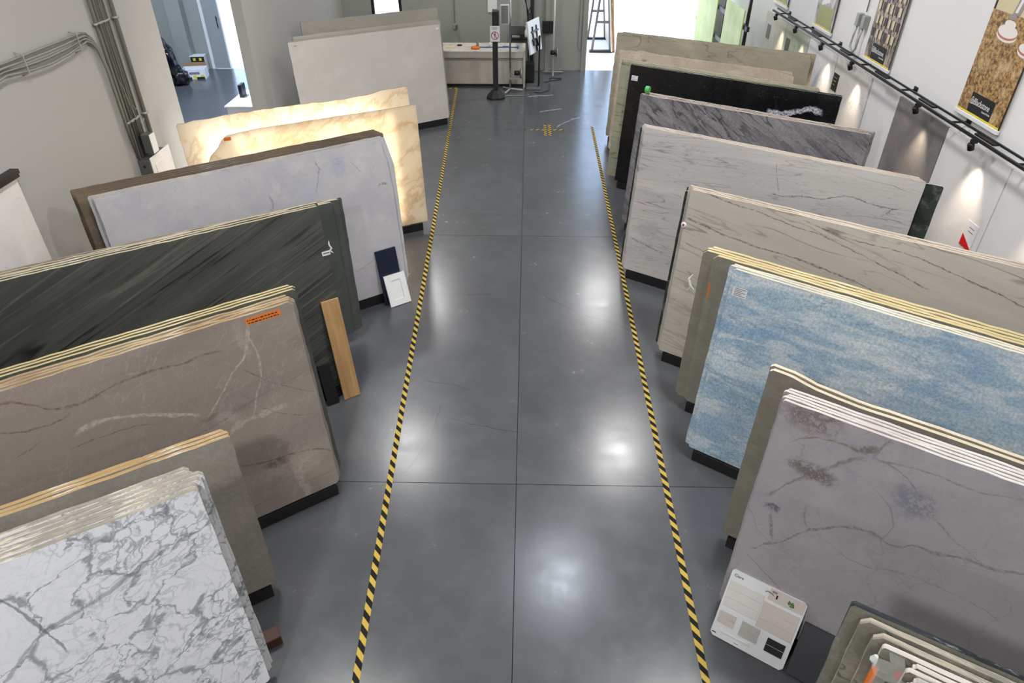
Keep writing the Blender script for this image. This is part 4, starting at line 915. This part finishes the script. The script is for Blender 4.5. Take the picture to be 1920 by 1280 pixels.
m = MB(); m.box((.002, -.02, 2.092), (.075, 1.40, 2.13), 'black_steel'); m.box((.045, -.02, 2.06), (.06, 1.40, 2.092), 'black_steel'); m.make('clip_rail', t)

# ------------------------------------------------------------------ far end of the room
CX0, CX1, CY0, CY1, CZ = -2.6, -.05, 16.0, 16.85, .78
t = thing('stone_counter', 'long marble topped counter with waterfall end by the back wall', 'counter', (CX0, CY0, 0))
Lc = CX1 - CX0
m = MB(); m.box((0, 0, CZ - .035), (Lc, CY1 - CY0, CZ), 'counter_marble', bev=.004); m.make('countertop', t)
m = MB(); m.box((0, .005, CZ - .14), (Lc - .05, .03, CZ - .036), 'counter_marble'); m.make('apron', t)
m = MB(); m.box((Lc - .045, 0, 0), (Lc, CY1 - CY0, CZ - .036), 'counter_marble', bev=.003); m.make('end_panel', t)
m = MB(); m.box((0, .10, .06), (Lc - .05, .12, CZ - .04), 'counter_marble'); m.make('front_panel', t)
m = MB(); m.box((0, .14, 0), (Lc - .05, .7, .06), 'black_steel'); m.make('plinth', t)
# things on the counter
def onc(x, y_): return (x, y_, CZ)
m = MB(); m.lathe([(.035, 0), (.10, .0), (.10, .04), (.035, .04)], 'orange', n=20); tag(m.make('tape_roll', None, True, loc=onc(-1.17, 16.25)), 'orange tape roll lying on the counter', 'tape')
m = MB(); m.tube([(-1.10, 16.36, CZ + .011), (-.22, 16.36, CZ + .011)], .010, 'blue', 8); m.tube([(-.22, 16.27, CZ + .014), (-.22, 16.45, CZ + .014)], .014, 'blue', 8); tag(m.make('squeegee', None, True), 'blue long handled squeegee lying along the counter', 'tool')
m = MB(); m.lathe([(.025, 0), (.03, .005), (.03, .09), (.015, .12), (.015, .15)], 'grey_steel', n=14); tag(m.make('bottle', None, True, loc=onc(-1.13, 16.42)), 'small grey bottle beside the orange tape roll', 'bottle')
m = MB(); m.lathe([(.022, 0), (.027, .08), (.024, .08), (.02, .01)], 'sticker_white', n=14); tag(m.make('cup', None, True, loc=onc(-.85, 16.5)), 'small white cup near the rear of the counter', 'cup')
m = MB(); m.box((-.07, -.02, 0), (.07, .02, .012), 'black_plastic'); tag(m.make('marker', None, loc=onc(-.5, 16.45)), 'black marker on the counter near its right end', 'marker')
m = MB(); m.box((-.12, -.1, 0), (.12, .1, .012), 'print_cream', bev=.003); tag(m.make('stone_sample', None, loc=onc(-1.75, 16.4)), 'cream stone sample lying on the counter', 'sample')
m = MB(); m.lathe([(.06, 0), (.055, .02), (.02, .025)], 'black_plastic', n=12); tag(m.make('stapler', None, loc=onc(-1.55, 16.55)), 'small black round weight on the counter', 'tool')
# barrier post
t = thing('post', 'tall square black post on an octagonal base with a warning sign', 'post', (-.68, 15.2, 0))
m = MB(); m.lathe([(.21, 0), (.21, .035), (.09, .17), (.06, .19)], 'black_plastic', n=8, rot=PI / 8); m.make('post_base', t)
m = MB(); m.box((-.055, -.055, .16), (.055, .055, 1.72), 'black_plastic', bev=.006); m.make('post_shaft', t)
m = MB(); m.box((-.05, -.05, 1.721), (.05, .05, 1.76), 'mount_grey'); m.box((.056, -.04, 1.45), (.085, .04, 1.74), 'black_plastic'); m.make('post_cap', t)
m = MB(); m.box((-.10, -.062, 1.16), (.10, -.057, 1.46), 'sticker_white', bev=.001); sg = m.make('warning_sign', t); sg['label'] = 'white sign with a crossed out walking figure in a ring'
m = MB(); cx, cz = 0, 1.275; n = 28
def ring(m, cx, cz, r0, r1, y, mat):
    vs = []; fs = []
    for k in range(n): q = 2 * PI * k / n; vs += [(cx + r0 * math.cos(q), y, cz + r0 * math.sin(q)), (cx + r1 * math.cos(q), y, cz + r1 * math.sin(q)), (cx + r0 * math.cos(q), y - .001, cz + r0 * math.sin(q)), (cx + r1 * math.cos(q), y - .001, cz + r1 * math.sin(q))]
    for k in range(n):
        a, b_ = 4 * k, 4 * ((k + 1) % n); fs += [(a + 2, a + 3, b_ + 3, b_ + 2), (a, b_, b_ + 1, a + 1), (a, a + 2, b_ + 2, b_), (a + 1, b_ + 1, b_ + 3, a + 3)]
    m.add(vs, fs, mat)
ring(m, cx, cz, .066, .080, -.0635, 'red_ink')
m.prism([(-.058, 1.326), (-.050, 1.334), (.058, 1.224), (.050, 1.216)], -.0645, -.0635, 'red_ink'); m.make('prohibition_ring', sg)
m = MB(); m.lathe([(.011, 0), (.011, .001)], 'ink', n=12, M=Matrix.Translation((.004, -.0622, 1.326)) @ Matrix.Rotation(PI / 2, 4, 'X'))
m.prism([(-.008, 1.312), (.012, 1.312), (.010, 1.272), (-.006, 1.272)], -.0632, -.0622, 'ink')
for a in ([(-.006, 1.274), (.002, 1.274), (-.016, 1.222), (-.024, 1.226)], [(.002, 1.274), (.010, 1.274), (.026, 1.224), (.018, 1.222)], [(.010, 1.310), (.014, 1.304), (.032, 1.282), (.026, 1.278)], [(-.008, 1.310), (-.012, 1.304), (-.028, 1.284), (-.022, 1.28)]): m.prism(a, -.0632, -.0622, 'ink')
m.make('walking_figure', sg)
m = MB(); m.box((-.065, -.0632, 1.418), (.055, -.0622, 1.430), 'grey_ink'); m.box((-.05, -.0632, 1.392), (.045, -.0622, 1.402), 'grey_ink'); m.make('sign_text', sg)
# light stands
def light_stand(name, x, y_, lab, lx, lz, mat, baser):
    t = thing('light_stand', lab, 'light stand', (x, y_, 0))
    m = MB(); m.tube([(0, 0, .04), (0, 0, 3.0)], .022, mat, 10); m.make('pole', t, True)
    for k in range(3):
        q = baser + k * 2 * PI / 3; m = MB(); m.tube([(0, 0, .06), (.28 * math.cos(q), .28 * math.sin(q), .025)], .020, 'galvanised', 8); m.make('leg', t)
    m = MB(); m.box((-.05, -.04, lz - .13), (lx + .05, .04, lz - .09), 'galvanised'); m.make('arm', t)
    lp = thing_child('lamp', t, (lx, -.02, lz))
    m = MB(); m.lathe([(.05, 0), (.055, .08), (.05, .10)], 'black_plastic', n=16, M=Matrix.Rotation(PI / 2, 4, 'Y') @ Matrix.Translation((0, 0, -.13))); m.make('lamp_body', lp, True)
    m = MB(); m.lathe([(.05, 0), (.115, .05), (.12, .06)], 'chrome', n=24, M=Matrix.Rotation(PI / 2, 4, 'Y') @ Matrix.Translation((0, 0, -.03))); m.lathe([(.11, .0), (.11, .006)], 'print_white', n=24, M=Matrix.Rotation(PI / 2, 4, 'Y') @ Matrix.Translation((0, 0, .031))); m.make('reflector', lp, True)
    m = MB(); m.tube([(-.05, 0, -.05), (-.02, -.02, -.3), (.06, 0, -.32), (.03, .02, -.1)], .006, 'black_rubber', 6); m.make('cord', t, True)
    return t
def thing_child(name, par, loc):
    o = bpy.data.objects.new(name, None); C.objects.link(o); o.parent = par; o.location = loc; o.empty_display_size = .05; return o
t = light_stand('a', -.38, 15.72, 'chrome light stand right of the black post', .22, .40, 'chrome', .1)
m = MB(); m.box((-.20, -.10, 1.40), (-.02, -.06, 1.78), 'white_paint', bev=.006); m.box((-.185, -.105, 1.42), (-.035, -.10, 1.76), 'grey_steel'); m.make('grey_light_panel', t)
light_stand('b', .61, 17.2, 'white pole light stand against the back wall', .06, .50, 'white_paint', .5)
# wall pieces
m = MB(); m.box((-.95, YB - .02, 1.30), (-.73, YB - .002, 1.62), 'white_paint', bev=.004); tag(m.make('wall_plate', None), 'white plate on the back wall behind the black post', 'plate')
t = thing('wall_conduit', 'thin vertical conduit with outlet box on the back wall over the counter', 'conduit', (-1.74, YB, 1.0))
m = MB(); m.tube([(0, -.02, .05), (0, -.02, 3.0)], .012, 'conduit_paint', 8); m.make('conduit', t)
m = MB(); m.box((-.04, -.06, -.07), (.04, -.002, .05), 'galvanised', bev=.004); m.box((.02, -.10, -.05), (.07, -.06, .03), 'mount_grey'); m.make('outlet_box', t)
# dark wall column, shelf, black boxes
m = MB(); m.box((-.04, -.04, 0), (.04, .04, 3.2), 'black_steel'); tag(m.make('post', None, loc=(.09, 17.35, 0)), 'black steel post against the back wall', 'post')
t = thing('wall_shelf', 'dark work shelf against the back wall', 'shelf', (-.18, 17.35, 0))
m = MB(); m.box((-.24, -.22, .78), (.21, .22, .82), 'black_steel'); m.make('shelf_board', t)
m = MB(); m.box((-.24, .2, .82), (.21, .23, 1.0), 'mount_grey'); m.make('back_rail', t)
for sx in (-.22, .18):
    m = MB(); m.box((sx, -.2, 0), (sx + .03, -.17, .78), 'black_steel'); m.make('leg', t)
m = MB(); m.lathe([(.03, 0), (.035, .01), (.035, .13), (.015, .16), (.015, .20), (.022, .21), (.022, .24)], 'sticker_white', n=14); tag(m.make('spray_bottle', None, True, loc=(-.04, 17.3, .82)), 'white spray bottle on the dark shelf', 'bottle')
m = MB(); m.box((-.09, -.06, 0), (.09, .06, .03), 'print_grey', bev=.003); tag(m.make('tray', None, loc=(-.28, 17.27, .82)), 'small pale tray on the dark shelf', 'tray')
m = MB(); m.box((-.13, -.05, 0), (.13, .03, .27), 'black_plastic', bev=.004); tag(m.make('speaker', None, loc=(.47, 17.45, .87)), 'black box mounted on the back wall left of the white pole', 'box')
m = MB(); m.box((.40, 17.48, .86), (.54, YB, .869), 'black_steel'); tag(m.make('wall_bracket', None), 'small black bracket under the black wall box', 'bracket')
# whiteboard like screen back on its stand
t = thing('screen_stand', 'white tilted screen with black mount on a wheeled black stand', 'screen', (.14, 16.05, 0))
Mt = Matrix.Translation((.0, 0, 1.08)) @ Matrix.Rotation(R_(68), 4, 'Z') @ Matrix.Rotation(R_(-8), 4, 'X')
m = MB(); m.box((-.34, -.02, -.32), (.34, .02, .34), 'white_plastic', M=Mt, bev=.008); m.make('screen', t)
m = MB()
for a, b_ in (((-.14, -.045, -.02), (-.11, -.021, .22)), ((.08, -.045, -.02), (.11, -.021, .22)), ((-.2, -.05, -.06), (.18, -.021, -.03)), ((-.16, -.06, -.16), (-.02, -.021, -.05)), ((.04, -.06, -.2), (.16, -.021, -.06)), ((-.02, -.06, -.3), (.01, -.021, -.04)), ((-.2, -.05, .10), (.18, -.021, .13))): m.box(a, b_, 'black_steel', M=Mt)
m.make('mount', t)
m = MB(); m.box((.10, -.03, .03), (.14, .03, 1.1), 'black_steel'); m.make('stand_post', t)
m = MB(); m.box((-.16, -.25, 0), (.16, .25, .03), 'mount_grey', bev=.004); m.make('stand_base', t)
m = MB(); m.box((-.10, -.16, 0), (.10, .16, .42), 'black_plastic', bev=.006); tag(m.make('computer_case', None, loc=(.06, 16.55, .0)), 'black computer case on the floor behind the screen stand', 'computer')
m = MB(); m.tube([(-.0, 0, 1.55), (-.08, .02, 1.85), (-.02, .02, 1.95)], .012, 'black_steel', 6); m.tube([(0, 0, 1.55), (.08, .02, 1.72), (.05, .02, 1.95)], .012, 'black_steel', 6); m.tube([(0, 0, 1.36), (-.06, 0, 1.9)], .01, 'black_steel', 6); m.tube([(0, 0, 1.36), (0, .0, 1.56)], .012, 'black_steel', 6); m.box((-.02, .0, 1.3), (.09, 1.2, 1.34), 'black_steel')
tag(m.make('monitor_arm', None, loc=(.0, 16.1, 0)), 'black folding monitor arm reaching from the black post', 'arm')
# cords
rr = random.Random(3)
for k, (pts, mt, lb) in enumerate(([[(.50, 16.28), (.52, 16.0), (.45, 15.7), (.28, 15.6), (.12, 15.62)], 'black_rubber', 'black cord looping on the floor round the screen stand'],
                                  [[(-.52, 15.30), (-.3, 15.36), (-.12, 15.30), (.02, 15.45), (-.03, 15.6)], 'grey_steel', 'grey cord on the floor by the black post'],
                                  [[(.4, 16.45), (.55, 16.6), (.75, 16.65), (.8, 16.8), (.6, 16.82), (.5, 16.75)], 'black_rubber', 'black cord coiled near the white light stand'])):
    m = MB(); q = []
    for i in range(len(pts) - 1):
        for j in range(5):
            a = j / 5; q.append((pts[i][0] * (1 - a) + pts[i + 1][0] * a + .015 * math.sin(i * 5 + j), pts[i][1] * (1 - a) + pts[i + 1][1] * a + .015 * math.cos(i * 3 + j), .010))
    m.tube(q, .008, mt, 6); tag(m.make('cord', None, True), lb, 'cord')
# pull chain of the roller door
m = MB()
for i in range(2): m.tube([(1.20 + i * .09, YB - .05, .55 - .07 * i), (1.22 + i * .08, YB - .045, 1.5), (1.23 + i * .07, YB - .05, 3.2)], .006, 'mount_grey', 6)
m.tube([(1.20, YB - .05, .55), (1.24, YB - .06, .46), (1.29, YB - .05, .48)], .006, 'mount_grey', 6); tag(m.make('pull_chain', None), 'thin grey pull chain hanging beside the open roller door', 'chain')
# boxes piled in the back left corner
t = thing('storage_cabinet', 'grey cabinet in the back left corner under the window', 'cabinet', (-3.98, 16.8, 0))
m = MB(); m.box((-.35, -.35, 0), (.45, .35, .90), 'mount_grey', bev=.006); m.make('body', t)
m = MB(); m.box((-.34, -.36, .02), (.045, -.351, .88), 'door_paint'); m.make('door', t); m = MB(); m.box((.055, -.36, .02), (.44, -.351, .88), 'door_paint'); m.make('door', t)
m = MB(); m.box((-.18, -.14, 0), (.18, .14, .12), 'black_plastic', bev=.01); m.box((-.16, -.12, .12), (.16, .12, .125), 'mount_grey'); tag(m.make('printer', None, loc=(-3.95, 16.75, 1.042)), 'black flat machine on top of the corner cabinet pile', 'box')
m = MB(); m.box((-.22, -.16, 0), (.22, .16, .14), 'print_cream', bev=.003); m.box((-.2, -.162, .04), (.0, -.16, .12), 'sticker_white'); tag(m.make('carton', None, loc=(-3.92, 16.75, .901)), 'pale carton under the black machine in the corner', 'box')
m = MB(); m.box((-.09, -.09, 0), (.09, .09, .16), 'sticker_white', bev=.003); m.box((-.07, -.092, .03), (.05, -.0905, .12), 'blue'); o = m.make('carton', None, loc=(-3.53, 16.60, .901)); o.rotation_euler = (0, 0, .15); tag(o, 'white carton with blue print in the back left corner', 'box')
m = MB(); m.box((-.25, -.015, 0), (.25, .015, 1.28), 'galvanised', bev=.004); o = m.make('metal_sheet', None, loc=(-4.25, 16.05, .0)); o.rotation_euler = (0, 0, R_(80)); tag(o, 'grey metal sheet standing by the left wall in the corner', 'sheet')

# ------------------------------------------------------------------ side room
def bag(x, y_, z, sx, sy, sz, seed, label):
    r = random.Random(seed); bm = bmesh.new(); bmesh.ops.create_icosphere(bm, subdivisions=4, radius=1)
    from mathutils import noise as N_
    for v in bm.verts:
        p = v.co.copy(); d = N_.noise(p * 2.2 + Vector((seed, 0, 0))) * .28 + abs(N_.noise(p * 5 + Vector((0, seed, 0)))) * .16
        q = p * (1 + d); 
        if q.z < -.75: q.z = -.75
        if p.z > .75: q.z += (p.z - .75) * 1.2; q.x *= .75; q.y *= .75
        v.co = Vector((q.x * sx, q.y * sy, (q.z + .75) * sz))
    me = bpy.data.meshes.new('bin_bag'); bm.to_mesh(me); bm.free(); me.materials.append(MAT['bag_black'])
    me.polygons.foreach_set('use_smooth', [True] * len(me.polygons))
    tag(obj('bin_bag', me, None, (x, y_, z)), label, 'bag', 'black bin bags in the side room')
bag(-7.98, 16.12, 0, .21, .20, .20, 1, 'black bin bag nearest the floor front in the side room')
bag(-8.52, 15.85, 0, .20, .22, .30, 2, 'black bin bag at the left of the pile, side room')
bag(-8.42, 16.58, .0, .22, .20, .44, 5, 'tall black bin bag at the back of the pile, side room')
t = thing('carton', 'open white and yellow printed cardboard carton on the side room floor', 'box', (-7.88, 16.74, 0), R_(12))
m = MB()
for a, b_ in (((-.26, -.18, 0), (.26, -.165, .22)), ((-.26, .165, 0), (.26, .18, .22)), ((-.26, -.165, 0), (-.245, .165, .22)), ((.245, -.165, 0), (.26, .165, .22)), ((-.245, -.165, 0), (.245, .165, .01))): m.box(a, b_, 'sticker_white')
m.make('carton_body', t)
m = MB(); m.box((-.25, .166, .12), (.25, .173, .30), 'cardboard'); m.make('flap', t)
m = MB()
for x in (-.2, -.02, .15): m.box((x, -.184, .02), (x + .07, -.181, .09), 'yellow_ink')
for x in (-.24, .05): m.box((x, -.186, .0), (x + .18, -.184, .05), 'ink')
m.box((-.10, -.183, .11), (.13, -.181, .16), 'grey_ink'); m.make('printed_band', t)
t2 = thing('carton', 'smaller black and yellow printed carton beside the open one, side room', 'box', (-8.02, 17.40, 0), R_(8))
m = MB(); m.box((-.17, -.12, 0), (.17, .12, .36), 'sticker_white', bev=.004); m.make('carton_body', t2)
m = MB(); m.box((-.16, -.123, .22), (.16, -.1205, .34), 'ink'); m.box((-.1, -.126, .25), (-.04, -.1235, .31), 'yellow_ink'); m.box((.04, -.126, .25), (.1, -.1235, .31), 'yellow_ink'); m.make('printed_band', t2)
for k, (x, y_, rz, w1, h1, mt, lb) in enumerate(((-8.80, 15.0, 90, .9, 1.5, 'brown_board', 'brown board leaning on the side room wall'), (-8.68, 15.1, 90, .6, 1.3, 'cardboard', 'flattened cardboard leaning before the brown board'), (-8.56, 14.8, 90, .55, .95, 'white_paint', 'white board leaning in the side room, above the bags'))):
    m = MB(); m.box((-w1 / 2, 0, 0), (w1 / 2, .02, h1), mt); o = m.make('leaning_board', None, loc=(x, y_, .003)); o.rotation_euler = (R_(-4), 0, R_(rz)); tag(o, lb, 'board')
t = thing('side_desk', 'white topped low cabinet just inside the side room opening', 'cabinet', (-5.02, 12.6, 0))
m = MB(); m.box((-.28, -.5, 0), (.28, .5, .68), 'white_paint', bev=.004); m.make('body', t)
m = MB(); m.box((-.31, -.53, .681), (.31, .53, .71), 'white_paint', bev=.004); m.make('top', t)
m = MB(); m.box((-.03, -.10, 0), (.03, .10, .22), 'black_plastic', bev=.004); m.box((-.034, -.085, .02), (-.03, .085, .2), 'sticker_white'); tag(m.make('card_reader', None, loc=(-5.2, 12.7, .711)), 'black framed small display on the side room cabinet', 'display')

# ------------------------------------------------------------------ outside
t = thing('slab_rack', 'dark outdoor slab rack seen through the open roller door', 'rack', (1.98, 19.6, -.02))
for y_ in (0, 1.6):
    for (a, b_) in (((-.25, y_, .05), (-.02, y_, 2.3)), ((.24, y_, .05), (.02, y_, 2.3)), ((-.16, y_, .75), (.14, y_, .75))):
        m = MB(); m.tube([a, b_], .035, 'mount_grey', 6); m.make('upright', t)
    m = MB(); m.box((-.32, y_ - .06, 0), (.36, y_ + .06, .06), 'black_steel'); m.make('foot', t)
m = MB(); m.box((-.03, -.1, 2.28), (.03, 1.8, 2.34), 'black_steel'); m.make('top_rail', t)
for k, mt in enumerate(('edge_pink_beige', 'edge_amber', 'edge_taupe')):
    m = MB(); m.box((0, -.25 + .1 * k, .062), (.025, 1.9, 2.1 - .1 * k), mt); o = m.make('stone_slab', None, loc=(2.235 + k * .045, 19.6, -.02)); o.rotation_euler = (0, R_(-6), 0)
    tag(o, ['pinkish stone slab', 'brown stone slab', 'taupe stone slab'][k] + ' standing on the outdoor rack', 'slab', 'slabs on the outdoor rack')
t = thing('outdoor_cabinet', 'white cabinet outside the side room door', 'cabinet', (-6.85, 19.2, -.02))
m = MB(); m.box((-.3, -.25, 0), (.3, .25, .72), 'white_paint', bev=.01); m.make('body', t)
m = MB(); m.box((-.27, -.262, .04), (.27, -.25, .68), 'white_plastic', bev=.004); m.make('door', t)
m = MB(); m.lathe([(.10, 0), (.19, .03), (.21, .09), (.18, .09), (.09, .02)], 'dark_grey_sample', n=22); tag(m.make('bowl', None, True, loc=(-6.9, 19.15, .701)), 'dark round bowl on the white outdoor cabinet', 'bowl')
m = MB(); m.box((-1.2, -.6, .35), (1.2, .6, .95), 'blue', bev=.12); m.box((-.7, -.55, .95), (.7, .55, 1.4), 'dark_grey_sample', bev=.15)
for x in (-.75, .75):
    for y_ in (-.6, .52): m.lathe([(.3, 0), (.3, .1)], 'black_rubber', n=18, M=Matrix.Translation((x, y_ + .09, .3)) @ Matrix.Rotation(PI / 2, 4, 'X'))
tag(m.make('car', None, loc=(-3.6, 27.5, -.02)), 'blue car parked outside the back window', 'car')
